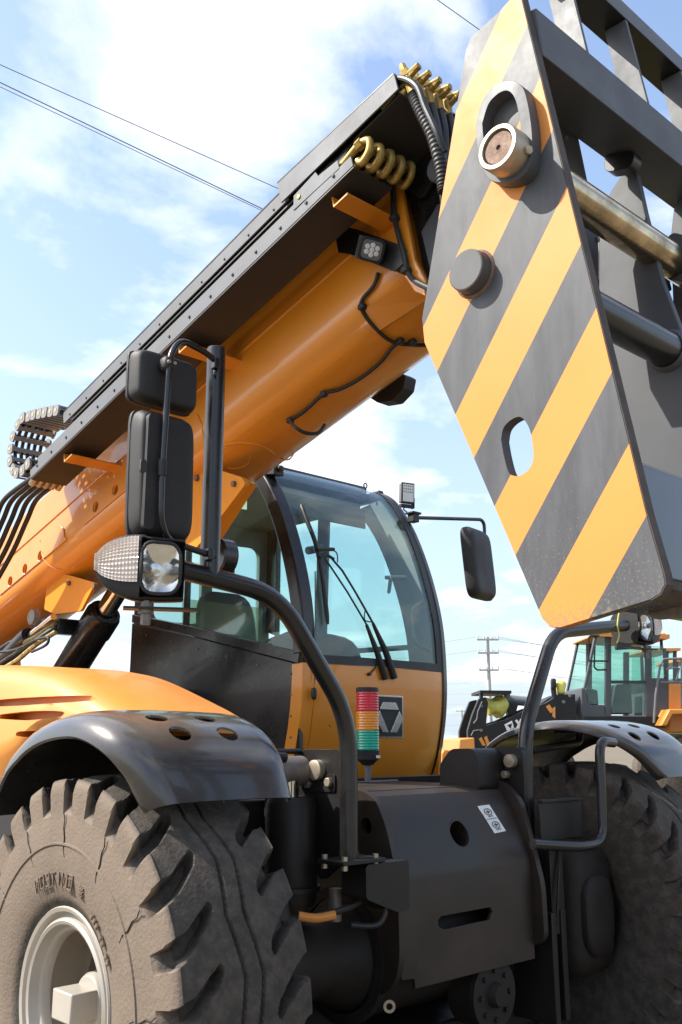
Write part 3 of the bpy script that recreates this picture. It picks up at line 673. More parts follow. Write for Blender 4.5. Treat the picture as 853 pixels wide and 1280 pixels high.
# ---- mirrors on the near bar
def shell(c, hw, hh, dp, name, parent, lean=0.0, e=5, ya=0):
    c = np.array(c, float); ca, sa = math.cos(ya), math.sin(ya)
    a = np.array([ca, sa, 0])*hw; b = np.array([-sa, ca, 0])*dp; d = np.array([-lean, 0, 1.0])*hh
    def tp(x, y, z):
        k = 1-.10*max(0, -y)*1.0
        return x*k, y, z*k
    o = obj(name, MB().rbox(c, a, b, d, e+2.5, 56, 28, tp), M['plastic'], parent, smooth=60)
    obj('shell_lip', MB().rbox(c+b*.72, a*1.025, b*.22, d*1.02, 9, 48, 12), M['plastic'], parent, smooth=60)
    gl = MB().rbox(c+b*.97, a*.92, b*.06, d*.93, 8, 28, 8); obj('mirror_glass', gl, M['mirror'], parent)
    return o
m1 = emp('rear_view_mirror', (1.87, 3.0, 2.66), TH)
shell((1.892, 3.02, 2.665), .126, .246, .05, 'mirror_shell', m1, lean=.02)
rg = MB().prism(rpoly([(-.128, -.235), (-.128, .22), (-.085, .235), (-.05, .2), (-.05, -.12), (-.085, -.235)], .03), lambda a, b, t: (1.895+a*.86, 3.02+t, 2.665+b*.96), -.062, -.04)
obj('shell_ridge', rg, M['plastic'], m1, bevel=.008, segs=3)
obj('hinge_slot', MB().py(rpoly([(1.755, 2.645), (1.755, 2.69), (1.775, 2.695), (1.785, 2.66), (1.775, 2.64)], .01), 2.948, 2.957), M['idark'], m1)
m2 = emp('wide_angle_mirror', (1.87, 3.0, 3.04), TH)
shell((1.888, 3.03, 3.045), .142, .104, .045, 'mirror_shell', m2, lean=.015, e=4.5)
obj('ball_clamp', MB().rbox((1.852, 2.955, 3.085), (.026, 0, 0), (0, .03, 0), (0, 0, .03), 3, 16, 10), M['plastic'], m2)
obj('bolt', MB().bolt((1.84, 2.925, 3.085), (0, -1, 0), .007, .006).bolt((1.865, 2.925, 3.085), (0, -1, 0), .007, .006), M['zinc'], m2)
arm = fillet([(2.13, 3.0, 3.17), (2.05, 2.98, 3.195), (1.90, 2.945, 3.20), (1.852, 2.94, 3.12), (1.838, 2.935, 2.62), (1.845, 2.94, 2.47), (1.90, 2.97, 2.41), (2.13, 3.0, 2.385)], .06, 6)
obj('mirror_arm', MB().tube(arm, .0125, 12), M['black'], m1)
obj('arm_sleeve', MB().cyl((1.8385, 2.935, 2.70), (1.8385, 2.935, 2.64), .017, 14), M['plastic'], m1)
for z in (3.17, 2.39):
    obj('arm_clamp', MB().box(2.085, 2.11, 2.975, 3.005, z-.025, z+.02).bolt((2.097, 2.99, z-.035), (0, 0, -1), .008, .02), M['black'], m1, bevel=.003)

# ---- engine hood behind the near wheel
hd = MB(); rows = []
tops = [(3.42, 1.80, .06), (3.5, 1.83, .10), (3.95, 1.965, .27), (4.25, 2.02, .5), (4.58, 2.055, .62), (5.3, 2.09, .52), (6.3, 2.07, .52), (6.6, 2.0, .5)]
for (y, zt, hh) in spline(tops, 5):
    xin = 2.62
    cs = [(xin, zt-hh-.02), (xin, zt-.06), (xin-.015, zt-.02), (xin-.06, zt)]+[(x_, z_) for x_, z_ in spline([(2.20, zt), (2.09, zt-.012), (2.02, zt-.05), (1.985, zt-.12), (1.955, zt-hh*.45), (1.942, zt-hh*.66)], 3)]+[(1.955, zt-hh*.74), (1.98, zt-hh*.82), (2.03, zt-hh)]
    rows.append([(x_, y, z_) for x_, z_ in cs])
hd.grid(rows, close_v=True); nn_ = len(rows[0]); hd.f += [tuple(range(nn_)), tuple((len(rows)-1)*nn_+k for k in range(nn_))]
cutm = MB()
for (ya, yb, z, dz) in ((3.72, 4.75, 1.865, .018), (3.8, 4.42, 1.80, .020), (3.98, 4.2, 1.72, .014)):
    pl = [(ya, z-.01), ((ya+yb)/2, z-dz), (yb, z-.01), (yb+.02, z), (yb, z+.012), ((ya+yb)/2, z+dz), (ya, z+.012)]
    cutm.px([tuple(p) for p in spline(pl+[pl[0]], 3)][:-1], 1.9, 2.05)
HOOD = obj('engine_hood', hd, M['yellow2'], TH, cut=cutm, smooth=32)
obj('wheelhouse', MB().box(2.46, 2.60, 3.55, 4.4, .95, 1.70).box(1.98, 2.64, 4.02, 4.10, 1.0, 1.60), M['satin'], HOOD)
obj('dark_gap_sheet', MB().box(1.99, 2.03, 4.05, 5.2, .9, 1.46), M['hose'], HOOD)  # added black sheet, fills the gap below the hood to keep it dark
obj('hood_skirt', MB().box(2.05, 2.66, 4.3, 6.5, .95, 1.42), M['black'], HOOD)
# main chassis beam running back
obj('main_beam', MB().box(2.85, 4.1, 3.99, 8.2, .75, 1.40), M['satin'], CH, bevel=.01)
obj('boom_tower', MB().px([(7.2, 1.4), (8.2, 1.4), (8.2, 2.6), (7.9, 2.85), (7.6, 2.75)], 2.66, 2.72).px([(7.2, 1.4), (8.2, 1.4), (8.2, 2.6), (7.9, 2.85), (7.6, 2.75)], 3.38, 3.44), M['yellow2'], CH, bevel=.01)

# ---- stack light
SLc = on(460, 968, 'Y', 3.90)
sx, sy, sz = SLc[0], 3.90, 1.47
ST = emp('stack_light', (sx, sy, sz), TH)
obj('pole', MB().cyl((sx, sy, sz), (sx, sy, 1.565), .017, 16), M['galv'], ST)
obj('base', MB().lathe([(0, .03), (.02, .05), (.03, .062), (.075, .066), (.08, .06)], (sx, sy, 1.56), (0, 0, 1), 28), M['plastic'], ST)
def stackseg(z0, z1, nm, m_):
    pr = []
    k = 7
    for i in range(k*2+1): pr.append((z0+(z1-z0)*i/(2*k), .062+(.0025 if i % 2 else 0)))
    obj(nm, MB().lathe(pr, (sx, sy, 0), (0, 0, 1), 32), m_, ST)
stackseg(1.641, 1.745, 'green_lens', M['lgrn']); stackseg(1.748, 1.848, 'amber_lens', M['lamb']); stackseg(1.851, 1.955, 'red_lens', M['lred'])
obj('cap', MB().lathe([(0, .064), (.02, .063), (.026, .055), (.027, 0)], (sx, sy, 1.955), (0, 0, 1), 32), M['plastic'], ST)
obj('maker_tag', MB().obox((sx+.02, sy-.062, 1.605), (.025, .012, 0), (-.001, .002, 0), (0, 0, .007)), M['white'], ST)

# ================================================================== CAB
CX0, CX1 = 3.65, 4.90
CAB = emp('cab', (4.27, 4.9, 1.4), TH)
PF = [tuple(p) for p in spline([(4.33, 1.44), (4.26, 1.62), (4.21, 1.87), (4.198, 2.13), (4.222, 2.45), (4.305, 2.77), (4.445, 3.10), (4.60, 3.33), (4.74, 3.44), (4.95, 3.49)], 6)]
PFa = np.array(PF)
def pf_n(i):
    a, b = PFa[max(i-1, 0)], PFa[min(i+1, len(PFa)-1)]; t = (b-a)/np.linalg.norm(b-a); return np.array([-t[1], t[0]])
def bow(x): return .045*(2*abs((x-(CX0+CX1)/2)/(CX1-CX0)))**3.0       # corners sweep back a little
def pfz(z0, z1): return [i for i in range(len(PF)) if z0-1e-3 <= PF[i][1] <= z1+1e-3]
def sheet(idx, x0, x1, off0, off1, nx=13):
    rows = []
    for i in idx:
        n = pf_n(i); row = []
        xs = [x0+(x1-x0)*k/(nx-1) for k in range(nx)]
        for o, seq in ((off0, xs), (off1, xs[::-1])):
            for x in seq:
                row.append((x, PF[i][0]+bow(x)+n[0]*o, PF[i][1]+n[1]*o))
        rows.append(row)
    mb = MB().grid(rows, close_v=True); m = len(rows[0]); mb.f += [tuple(range(m)), tuple((len(rows)-1)*m+k for k in range(m))]; return mb
def ws(x, y, h=.0):
    """pixel -> point on the windscreen/front panel surface (profile extruded in X), h outwards"""
    d = ray(x, y); best = None
    for i in range(len(PF)-1):
        (y0, z0), (y1, z1) = PF[i], PF[i+1]
        # CAM + t d : (Y,Z)
        A = np.array([[d[1], -(y1-y0)], [d[2], -(z1-z0)]]); bb = np.array([y0+.012, z0-CAM[2]])
        try: t, s_ = np.linalg.solve(A, bb)
        except Exception: continue
        if -.02 <= s_ <= 1.02 and (best is None or t < best[0]): best = (t, i)
    t, i = best; n = pf_n(i); p = CAM+t*d; return p+np.array([0, n[0], n[1]])*h
iz = lambda a, b: pfz(a, b)
ilow = pfz(1.4, 2.135); iscr = pfz(2.125, 3.46)
obj('front_panel', sheet(ilow, 3.735, 4.885, 0, -.03), M['yellow'], CAB, smooth=60, bevel=.004)
obj('corner_panel', sheet(ilow, 3.652, 3.731, .002, -.10, 5), M['yellow'], CAB, smooth=60, bevel=.006)
obj('windscreen', sheet(iscr, 3.73, 4.87, -.002, -.010), M['screen'], CAB, smooth=60)
obj('windscreen_border', sheet(pfz(2.125, 2.22), 3.735, 4.86, .0035, .001), M['idark'], CAB, smooth=60)
obj('pillar', sheet(pfz(2.14, 3.49), 3.648, 3.735, .012, -.085, 7), M['black'], CAB, smooth=60, bevel=.012, segs=3)
obj('pillar', sheet(pfz(1.44, 3.46), 4.862, 4.915, .010, -.07, 5), M['black'], CAB, smooth=60, bevel=.008)
obj('pillar_trim', sheet(pfz(2.14, 3.46), 4.80, 4.86, .0035, .001, 4), M['idark'], CAB, smooth=60)
# side: riveted lower panel with a rising sill, glass above
def yz(pts): return pts
side_low = [(4.262, 1.45), (4.30, 1.42), (6.15, 1.42), (6.15, 2.52), (5.47, 2.385), (4.275, 2.12), (4.275, 2.0)]
obj('side_panel', MB().px(side_low, 3.653, 3.685), M['black'], CAB, bevel=.004)
riv = to_mesh('rivet', MB().lathe([(0, .008), (-.004, .007), (-.006, 0)], (0, 0, 0), (1, 0, 0), 12))
for k in range(6):
    t = k/5; o = obj('rivet', riv, M['bare'], CAB); o.location = (3.652, 4.34+1.6*t, 2.07+.345*t)
    o2 = obj('rivet', riv, M['bare'], CAB); o2.location = (3.652, 4.34, 2.07-.12*k)
obj('sill', MB().px([(4.28, 2.125), (5.47, 2.39), (6.15, 2.525), (6.15, 2.585), (5.47, 2.45), (4.27, 2.19)], 3.65, 3.70), M['black'], CAB, bevel=.004)
gl = [(4.30, 2.19), (5.45, 2.44), (6.05, 2.56), (6.05, 3.40), (4.86, 3.40), (4.68, 3.33), (4.52, 3.10), (4.385, 2.77), (4.31, 2.45)]
obj('side_window', MB().px(gl, 3.672, 3.678), M['glass'], CAB)
ipil = [(5.98, 2.5), (6.12, 2.55), (6.12, 3.46), (5.98, 3.46)]
for X0 in (3.655, 4.855):
    obj('rear_pillar', MB().px(ipil, X0, X0+.05), M['black'], CAB, bevel=.008)
    obj('roof_rail', MB().px([(4.78, 3.40), (6.12, 3.42), (6.12, 3.5), (4.8, 3.48)], X0, X0+.05), M['black'], CAB, bevel=.008)
obj('window_divider', MB().px([(5.46, 2.40), (5.50, 2.41), (5.50, 3.42), (5.46, 3.42)], 3.66, 3.69), M['black'], CAB, bevel=.003)
obj('side_panel', MB().px([(4.30, 1.45), (6.12, 1.45), (6.12, 2.0), (4.26, 2.0)], 4.87, 4.90), M['yellow'], CAB, bevel=.004)
gf = [(4.29, 2.0), (6.0, 2.0), (6.0, 3.40), (4.86, 3.40), (4.68, 3.33), (4.52, 3.10), (4.385, 2.77), (4.31, 2.45)]
obj('door_window', MB().px(gf, 4.882, 4.888), M['glass'], CAB)
obj('door_rail', MB().px([(4.36, 2.29), (5.4, 2.31), (5.4, 2.345), (4.36, 2.325)], 4.84, 4.865), M['interior'], CAB, bevel=.004)
obj('door_post', MB().px([(5.40, 2.0), (5.52, 2.0), (5.47, 3.40), (5.35, 3.40)], 4.855, 4.88), M['interior'], CAB, bevel=.004)
# inner trim of the far pillar and roof head band
tr = [(p[0]+.09, p[1]-.02) for p in PF if 2.1 < p[1] < 3.42]; tr2 = [(p[0]+.26+.10*(i/len(PF)), p[1]-.06) for i, p in enumerate(PF) if 2.1 < p[1] < 3.42]
obj('pillar_lining', MB().px(tr+tr2[::-1], 4.83, 4.86), M['interior'], CAB)
obj('roof_lining', MB().box(3.72, 4.84, 4.98, 6.1, 3.36, 3.40), M['interior'], CAB)
obj('roof', MB().prism(rpoly([(CX0, 4.97), (CX1, 4.97), (CX1, 6.15), (CX0, 6.15)], .05), lambda a, b, t: (a, b, t), 3.455, 3.54), M['black'], CAB, bevel=.02, segs=3)
rw = MB().py([(3.66, 1.42), (4.89, 1.42), (4.89, 3.46), (3.66, 3.46)], 6.10, 6.14, [rpoly([(3.80, 2.55), (4.22, 2.55), (4.22, 3.16), (3.80, 3.20)], .08), rpoly([(4.32, 2.2), (4.78, 2.2), (4.78, 3.22), (4.32, 3.2)], .1)])
obj('rear_wall', rw, M['interior'], CAB, bevel=.004)
obj('rear_window', MB().box(3.75, 4.82, 6.115, 6.12, 2.15, 3.25), M['glass'], CAB)
obj('floor', MB().box(3.69, 4.86, 4.36, 6.09, 1.45, 1.50), M['idark'], CAB)
# dash, seat, wheel, controls
obj('dashboard', MB().rbox((4.08, 4.66, 2.10), (.34, 0, 0), (0, .22, 0), (0, 0, .26), 3.5, 24, 12), M['idark'], CAB, smooth=60)
obj('steering_column', MB().tube([(4.1, 4.62, 1.9), (4.1, 4.86, 2.25)], .05, 14), M['idark'], CAB)
swc = np.array([4.10, 4.88, 2.28]); swa = np.array([0, .55, .83]); sr = []
u_ = np.array([1.0, 0, 0]); v_ = np.cross(swa/np.linalg.norm(swa), u_)
obj('steering_wheel', MB().tube([swc+.19*(math.cos(t)*u_+math.sin(t)*v_) for t in np.linspace(0, 2*math.pi, 33)], .016, 8, caps=False).tube([swc-.19*u_, swc+.19*u_], .014, 8), M['idark'], CAB)
obj('seat_base', MB().rbox((4.2, 5.42, 1.95), (.26, 0, 0), (0, .26, 0), (0, 0, .10), 4), M['idark'], CAB, smooth=60)
obj('seat_pedestal', MB().box(3.98, 4.42, 5.2, 5.65, 1.5, 1.88), M['idark'], CAB, bevel=.02)
obj('seat_back', MB().rbox((4.2, 5.72, 2.38), (.25, 0, 0), (0, .07, .0), (0, .06, .38), 4), M['idark'], CAB, smooth=60)
obj('armrest_console', MB().rbox((4.62, 5.2, 2.08), (.11, 0, 0), (0, .30, 0), (0, 0, .09), 4), M['idark'], CAB, smooth=60)
obj('joystick', MB().tube([(4.60, 5.02, 2.15), (4.60, 4.98, 2.32)], [.014, .028], 10), M['idark'], CAB)
gh = fillet([ws(548, 742, -.10), ws(530, 755, -.12), ws(535, 800, -.12), ws(552, 812, -.10)], .05, 6)
obj('grab_handle', MB().tube(gh, .013, 12), M['interior'], CAB)
obj('sun_visor', MB().box(3.85, 4.70, 4.78, 4.795, 3.16, 3.30), M['idark'], CAB, bevel=.004)
obj('interior_mirror', MB().rbox(ws(503, 722, -.12), (.012, 0, 0), (0, .01, 0), (.012, 0, .06), 4, 14, 8).cyl(ws(498, 712, -.12), ws(520, 714, -.1), .014, 10), M['interior'], CAB)
obj('cab_lamp', MB().cyl(ws(407, 670, -.18), ws(424, 667, -.18), .026, 14), M['idark'], CAB)
# stickers seen through the glass
obj('paper_sticker', MB().px(onX([(301, 622), (309, 622), (309, 637), (299, 636)], 3.70), 3.699, 3.70), M['paper'], CAB)
q = onX([(274, 706), (287, 705), (290, 719), (274, 720)], 4.2)
gs = on(283, 713, 'Y', 6.085)
obj('exit_sticker', MB().box(gs[0]-.09, gs[0]+.08, 6.080, 6.085, gs[2]-.05, gs[2]+.05), M['green'], CAB)
obj('exit_figure', MB().obox((gs[0]+.04, 6.077, gs[2]), (.010, 0, .022), (0, .001, 0), (-.006, 0, .006)).obox((gs[0]+.03, 6.077, gs[2]-.02), (.02, 0, .008), (0, .001, 0), (.002, 0, .005)).obox((gs[0]+.05, 6.077, gs[2]+.03), (.008, 0, 0), (0, .001, 0), (0, 0, .008)).obox((gs[0]-.03, 6.077, gs[2]), (.022, 0, .012), (0, .001, 0), (-.002, 0, .006)), M['white'], CAB, smooth=0)
pp = onX([(228, 752), (300, 752), (330, 800), (228, 790)], 3.68)
obj('pale_window_sheet', MB().px(onX([(228, 748), (328, 760), (328, 806), (228, 788)], 3.70), 3.70, 3.702), glass_mat('pale_sheet', (.80, .84, .72), .6, .1, .30), CAB)  # pale translucent sheet just inside the side window
# wipers
def wpath(pts, h): return [ws(x, y, h) for x, y in pts]
w1 = emp('windscreen_wiper', ws(485, 848), CAB)
obj('wiper_arm', MB().tube(wpath([(489, 848), (478, 815), (462, 780)], .03), [.022, .020, .010], 8).tube(wpath([(462, 780), (440, 742), (424, 716), (410, 700)], .032), .007, 8), M['plastic'], w1)
obj('wiper_arm', MB().tube(wpath([(478, 849), (467, 815), (454, 782)], .03), [.022, .018, .010], 8).tube(wpath([(454, 782), (430, 742), (410, 712), (400, 698)], .032), .006, 8), M['plastic'], w1)
obj('wiper_blade', MB().tube(spline(wpath([(374, 633), (382, 655), (393, 685), (401, 730), (407, 781)], .022), 4), [.006]+[.014]*15+[.008], 8), M['hose'], w1)
obj('blade_clip', MB().tube(wpath([(392, 690), (413, 690)], .035), .012, 8).tube(wpath([(395, 700), (405, 697), (413, 702)], .035), .010, 8), M['plastic'], w1)
for pts, h_ in ((((408, 690), (416, 695), (417, 706)), .04), (((452, 762), (451, 776), (460, 779)), .036)):
    obj('washer_hose', MB().tube(spline(wpath(pts, h_), 5), .004, 6), M['hose'], w1)
obj('washer_nozzle', MB().cyl(ws(459, 843, 0), ws(459, 843, .03), .010, 10).tube(spline(wpath([(459, 843), (466, 836), (468, 830)], .02), 4), .004, 6), M['plastic'], w1)
# badge: chrome-edged black plate with a raised chrome trapezium mark
BG = emp('badge', ws(482, 896), CAB)
cnr = [ws(463.5, 868, .012), ws(502, 870, .012), ws(501.5, 923.5, .012), ws(470-6.2, 921.5, .012)]
cnr = [np.array(c) for c in cnr]
bx_ = (cnr[1]-cnr[0]); by_ = (cnr[3]-cnr[0]); bn_ = np.cross(by_, bx_); bn_ /= np.linalg.norm(bn_)
if bn_[1] > 0: bn_ = -bn_
def bq(u, v, h): return cnr[0]+bx_*u+by_*v+bn_*h
def bpoly(poly, h0, h1): return MB().prism(poly, lambda a, b, t: tuple(bq(a, b, t)), h0, h1)
obj('badge_plate', bpoly([(0, 0), (1, 0), (1, 1), (0, 1)], -.012, .004), M['badge'], BG, bevel=.002)
obj('badge_field', bpoly([(.05, .035), (.95, .035), (.95, .965), (.05, .965)], .002, .007), M['idark'], BG)
for pl in ([(.30, .16), (.72, .16), (.82, .33), (.20, .33)], [(.19, .355), (.48, .87), (.28, .87), (.07, .55)], [(.83, .355), (.95, .55), (.74, .87), (.54, .87)]):
    obj('badge_mark', bpoly(pl, .006, .016), M['badge'], BG, bevel=.003)
for x, y in ((450, 861), (480, 862), (509, 864), (504, 909), (495, 953), (413, 907), (440, 860)):
    c = ws(x, y, 0); obj('panel_screw', MB().lathe([(0, .007), (.004, .006), (.005, 0)], c, (0, -1, 0), 10), M['bare'], CAB)
obj('door_latch', MB().rbox(ws(391, 867, .012), (.016, 0, 0), (0, .014, 0), (0, 0, .035), 3, 14, 10), M['plastic'], CAB)
obj('edge_rod', MB().tube([ws(393.5, y, .006) for y in (715, 760, 800, 850)], .004, 6), M['galv'], CAB)
# cab roof work lamp, far mirror, lifting eye, aerial block
def lamp(c, fwd, up, s, parent, nm='work_lamp'):
    L = emp(nm, c, parent); c = np.array(c, float); f = np.array(fwd, float); f /= np.linalg.norm(f); u = np.array(up, float); u -= f*(u@f); u /= np.linalg.norm(u); r = np.cross(f, u)
    return L, c, f, u, r
WL, c, f, u, r = lamp(on(508, 617, 'Y', 4.75), (-.30, -.95, -.06), (0, 0, 1), 1, TH)
obj('lamp_body', MB().obox(c, r*.052, u*.075, f*.022), M['galv'], WL, bevel=.008)
obj('lamp_frame', MB().obox(c+f*.024, r*.055, u*.078, f*.006), M['plastic'], WL, bevel=.004)
obj('lamp_lens', MB().obox(c+f*.031, r*.045, u*.066, f*.002), M['white'], WL)
for i in range(5):
    for j in range(3):
        obj('led', MB().lathe([(0, .006), (.003, .005), (.004, 0)], c+f*.033+r*(-.034+.017*i)+u*(.052-.022*j), f, 8), M['zinc'], WL)
obj('lamp_yoke', MB().obox(c-u*.095, r*.05, u*.012, f*.02).tube(spline([c-u*.09, c-u*.12+r*.02, c-u*.14-r*.01], 5), .006, 6).obox(c-u*.07-r*.058, r*.006, u*.04, f*.02), M['plastic'], WL, bevel=.003)
FM = emp('far_mirror', on(520, 648, 'Y', 4.5), TH)
a0 = on(517, 647, 'Y', 4.5); a1 = on(600, 645, 'Y', 4.5); a2 = on(606, 650, 'Y', 4.5); a3 = on(606, 672, 'Y', 4.5)
obj('mirror_arm', MB().tube(fillet([a0, a1+(a2-a1)*.9, a3], .10, 8), .0135, 12), M['black'], FM)
obj('arm_bracket', MB().obox(a0, (.03, 0, 0), (0, .03, 0), (0, 0, .035)).obox(a0+np.array([0, 0, .03]), (.045, 0, 0), (0, .04, 0), (0, 0, .008)), M['plastic'], FM, bevel=.005)
mc = on(599, 705, 'Y', 4.47)
def tp(x, y, z): k = 1-.14*max(0, -y); return x*k, y, z*k
obj('mirror_shell', MB().rbox(mc, (.165, .03, 0), (-.01, .055, 0), (-.035, 0, .265), 7, 44, 22, tp), mat('grey_mirror_plastic', (.032, .031, .031), .6, var=.1), FM, smooth=60)  # lighter grey than the black plastic of the near mirrors
le = on(457, 607, 'Y', 4.85)
obj('lifting_eye', MB().tube([le+np.array([.016*math.cos(t), 0, .018*math.sin(t)]) for t in np.linspace(0, 2*math.pi, 17)], .005, 8, caps=False).cyl(le+np.array([0, 0, -.02]), le+np.array([0, 0, -.06]), .008, 8), M['satin'], CAB)
cb = on(343, 588, 'X', 3.70)
obj('camera_block', MB().obox(cb, (.04, 0, 0), (0, .05, .01), (0, 0, .035)).cyl(cb+np.array([0, -.05, 0]), cb+np.array([0, -.075, 0]), .02, 12), M['plastic'], CAB, bevel=.006)
# step/tank box beside the cab
obj('battery_box', MB().box(3.35, 3.63, 5.4, 6.1, 1.45, 2.02), M['black'], CH, bevel=.01)

# ================================================================== BOOM
BOOM = emp('boom', (3.05, 5, 2.9), TH)
XS = [(2.785, .64), (2.75, .60), (2.75, .165), (2.757, .125), (2.778, .092), (2.86, .035), (2.93, .008), (2.97, 0), (3.11, 0), (3.16, .008), (3.24, .045), (3.322, .11), (3.343, .145), (3.35, .185), (3.35, .60), (3.315, .64)]
rows = [[tuple(B(s, n, x)) for x, n in XS] for s in (-5.6, -3, -1, .555)]
bm_ = MB().grid(rows, close_v=True); m = len(XS); bm_.f += [tuple(range(m)), tuple(3*m+k for k in range(m))]
cut = MB()
for s_, n_ in ((-2.12, .225), (-1.89, .228), (-2.84, .208), (-3.06, .208), (-3.28, .208)):
    cut.cyl(B(s_, n_, 2.6), B(s_, n_, 2.90), .032, 24)
BM = obj('boom_section', bm_, M['yellow'], BOOM, cut=cut, smooth=30, bevel=.006)
def boomhit(x, y, h=0.0):
    """pixel -> point on the boom's outer surface"""
    d = ray(x, y); o = np.array([CAM[0], (CAM-BP)@BN]); dd = np.array([d[0], d@BN]); best = None
    for i in range(len(XS)-1):
        a, b = np.array(XS[i]), np.array(XS[i+1])
        A = np.array([dd, a-b]).T
        try: t, s_ = np.linalg.solve(A, a-o)
        except Exception: continue
        if 0 <= s_ <= 1 and t > 0 and (best is None or t < best[0]): best = (t, a, b)
    if best is None: return on(x, y, 'X', 3.0)
    t, a, b = best; e = (b-a)/np.linalg.norm(b-a); nn = np.array([-abs(e[1]) if True else 0, 0])
    nrm = np.array([e[1], -e[0]]);
    if nrm @ dd > 0: nrm = -nrm
    return CAM+t*d+h*(np.array([nrm[0], 0, 0])+BN*nrm[1])
obj('weld_bead', MB().tube([B(-5.5, .385, 2.749), B(.4, .395, 2.749)], .006, 8), M['yellow'], BOOM)
obj('boom_collar', MB().add(*(lambda P: (P, [(0, 1, 2, 3)]))([tuple(B(0, 0, 0))]*4)) if False else MB().bs([(.42, .165), (.555, .165), (.555, .60), (.42, .60)], 2.738, 2.7495), M['yellow'], BOOM, bevel=.004)
# front flange of the boom (orange) and side plate patch
fl = [snX(x, y, 2.74) for x, y in ((489, 232), (503, 224), (512, 275), (522, 325), (536, 352), (536, 372), (522, 366), (504, 340), (497, 300))]
obj('end_flange', MB().bs(fl, 2.72, 2.745), M['yellow'], BOOM, bevel=.005)
for s_ in (.50, -.665, -1.85):
    br = obj('tray_bracket', MB().bs([(s_-.045, .345), (s_+.045, .345), (s_+.045, .355), (s_-.037, .355), (s_-.037, .40), (s_-.045, .40)], 2.43, 2.752), M['yellow'], BOOM, bevel=.003)
    obj('bolt', MB().bolt(B(s_, .355, 2.47), BN, .012, .01), M['zinc'], BOOM)
# reinforcement plates with shaped ends on the side
for s_ in (-1.37, -2.55):
    pl = [(s_, .30), (s_+.03, .26), (s_+.035, .2), (s_+.06, .17), (s_-.9, .17), (s_-.9, .30)]
    obj('doubler_plate', MB().bs(pl, 2.742, 2.7495, [circ(a_, b_, .034, 20) for a_, b_ in ((-2.12, .225), (-1.89, .228), (-2.84, .208), (-3.06, .208), (-3.28, .208)) if s_-.85 < a_ < s_-.05]), M['yellow'], BOOM, bevel=.003)
# lower pad + cylinder lugs
pad = [boomhit(x, y, .008) for x, y in ((240, 572), (300, 560), (330, 556), (352, 566), (366, 578), (340, 590), (300, 600), (262, 604))]
lug = [tuple(on(x, y, 'X', 2.90)[1:]) for x, y in ((190, 560), (308, 598), (312, 606), (262, 672), (246, 690), (205, 680))]
obj('cylinder_lug', MB().px(rpoly(lug, .02), 2.875, 2.905), M['yellow3'], BOOM, bevel=.005)
lk2 = [on(x, y, 'X', 2.90) for x, y in ((308, 600), (262, 672))]
obj('lug_web', MB().px([tuple(on(x, y, 'X', 2.90)[1:]) for x, y in ((300, 606), (309, 602), (264, 672), (256, 668))], 2.906, 2.97), M['yellow3'], BOOM, bevel=.004)
for x, y in ((247, 598), (293, 605), (228, 592)):
    obj('bolt', MB().bolt(on(x, y, 'X', 2.872), (-1, 0, 0), .016, .014), M['rust'], BOOM)
lug2 = [tuple(on(x, y, 'X', 2.86)[1:]) for x, y in ((62, 728), (84, 718), (122, 729), (104, 764), (72, 768), (58, 762))]
obj('hose_lug', MB().px(rpoly(lug2, .02), 2.845, 2.865), M['yellow3'], BOOM, bevel=.004)
for x, y in ((87, 729), (119, 733)):
    obj('bolt', MB().bolt(on(x, y, 'X', 2.842), (-1, 0, 0), .016, .014), M['rust'], BOOM)
obj('black_stay', MB().obox(on(80, 784, 'X', 2.95), (.1, 0, 0), (0, .12, .01), (0, 0, .05)), M['black'], BOOM, bevel=.006)
def bead(pts, r=.005): return MB().tube(spline([boomhit(x, y, .002) for x, y in pts], 6), r, 6)
for pts in (((281, 556), (300, 553), (325, 556), (341, 565), (352, 573), (362, 574), (367, 567)), ((284, 584), (297, 585), (310, 579), (313, 571)), ((247, 518), (252, 530), (255, 545), (264, 556)), ((50, 676), (53, 690), (56, 700), (66, 709), (82, 714))):
    obj('weld_bead', bead(pts), M['yellow'], BOOM)
# ---- lower cable tray
TX0, TX1 = 2.40, 2.625
obj('lower_tray', MB().bs([(-2.24, .40), (.63, .40), (.63, .409), (-2.24, .409)], TX0, TX1), M['traybot'], BOOM, bevel=.002)
obj('tray_wall', MB().bs([(-2.24, .41), (.63, .41), (.63, .462), (-2.24, .462)], TX0-.002, TX0+.006), M['galv'], BOOM, bevel=.0015)
obj('tray_wall', MB().bs([(-2.24, .41), (.63, .41), (.63, .50), (-2.24, .50)], TX1-.007, TX1), M['traybot'], BOOM)
obj('tray_rail', MB().bs([(-2.15, .464), (.30, .464), (.30, .505), (-2.15, .505)], TX0+.004, TX0+.016), M['galv'], BOOM, bevel=.002)
obj('tray_rail_shoe', MB().bs([(.26, .468), (.56, .455), (.56, .50), (.44, .515), (.43, .545), (.28, .535)], TX0-.004, TX0+.003), M['galv'], BOOM, bevel=.002)
obj('rail_plug', MB().lathe([(0, .012), (-.005, .010), (-.006, 0)], B(.31, .505, TX0-.004), (1, 0, 0), 14), M['brass'], BOOM)
tb = to_mesh('tray_bolt', MB().lathe([(0, .008), (-.005, .007), (-.006, 0)], (0, 0, 0), (1, 0, 0), 8))
for k in range(16):
    o = obj('tray_bolt', tb, M['idark'], BOOM); o.location = B(-2.15+.178*k, .447, TX0-.003)
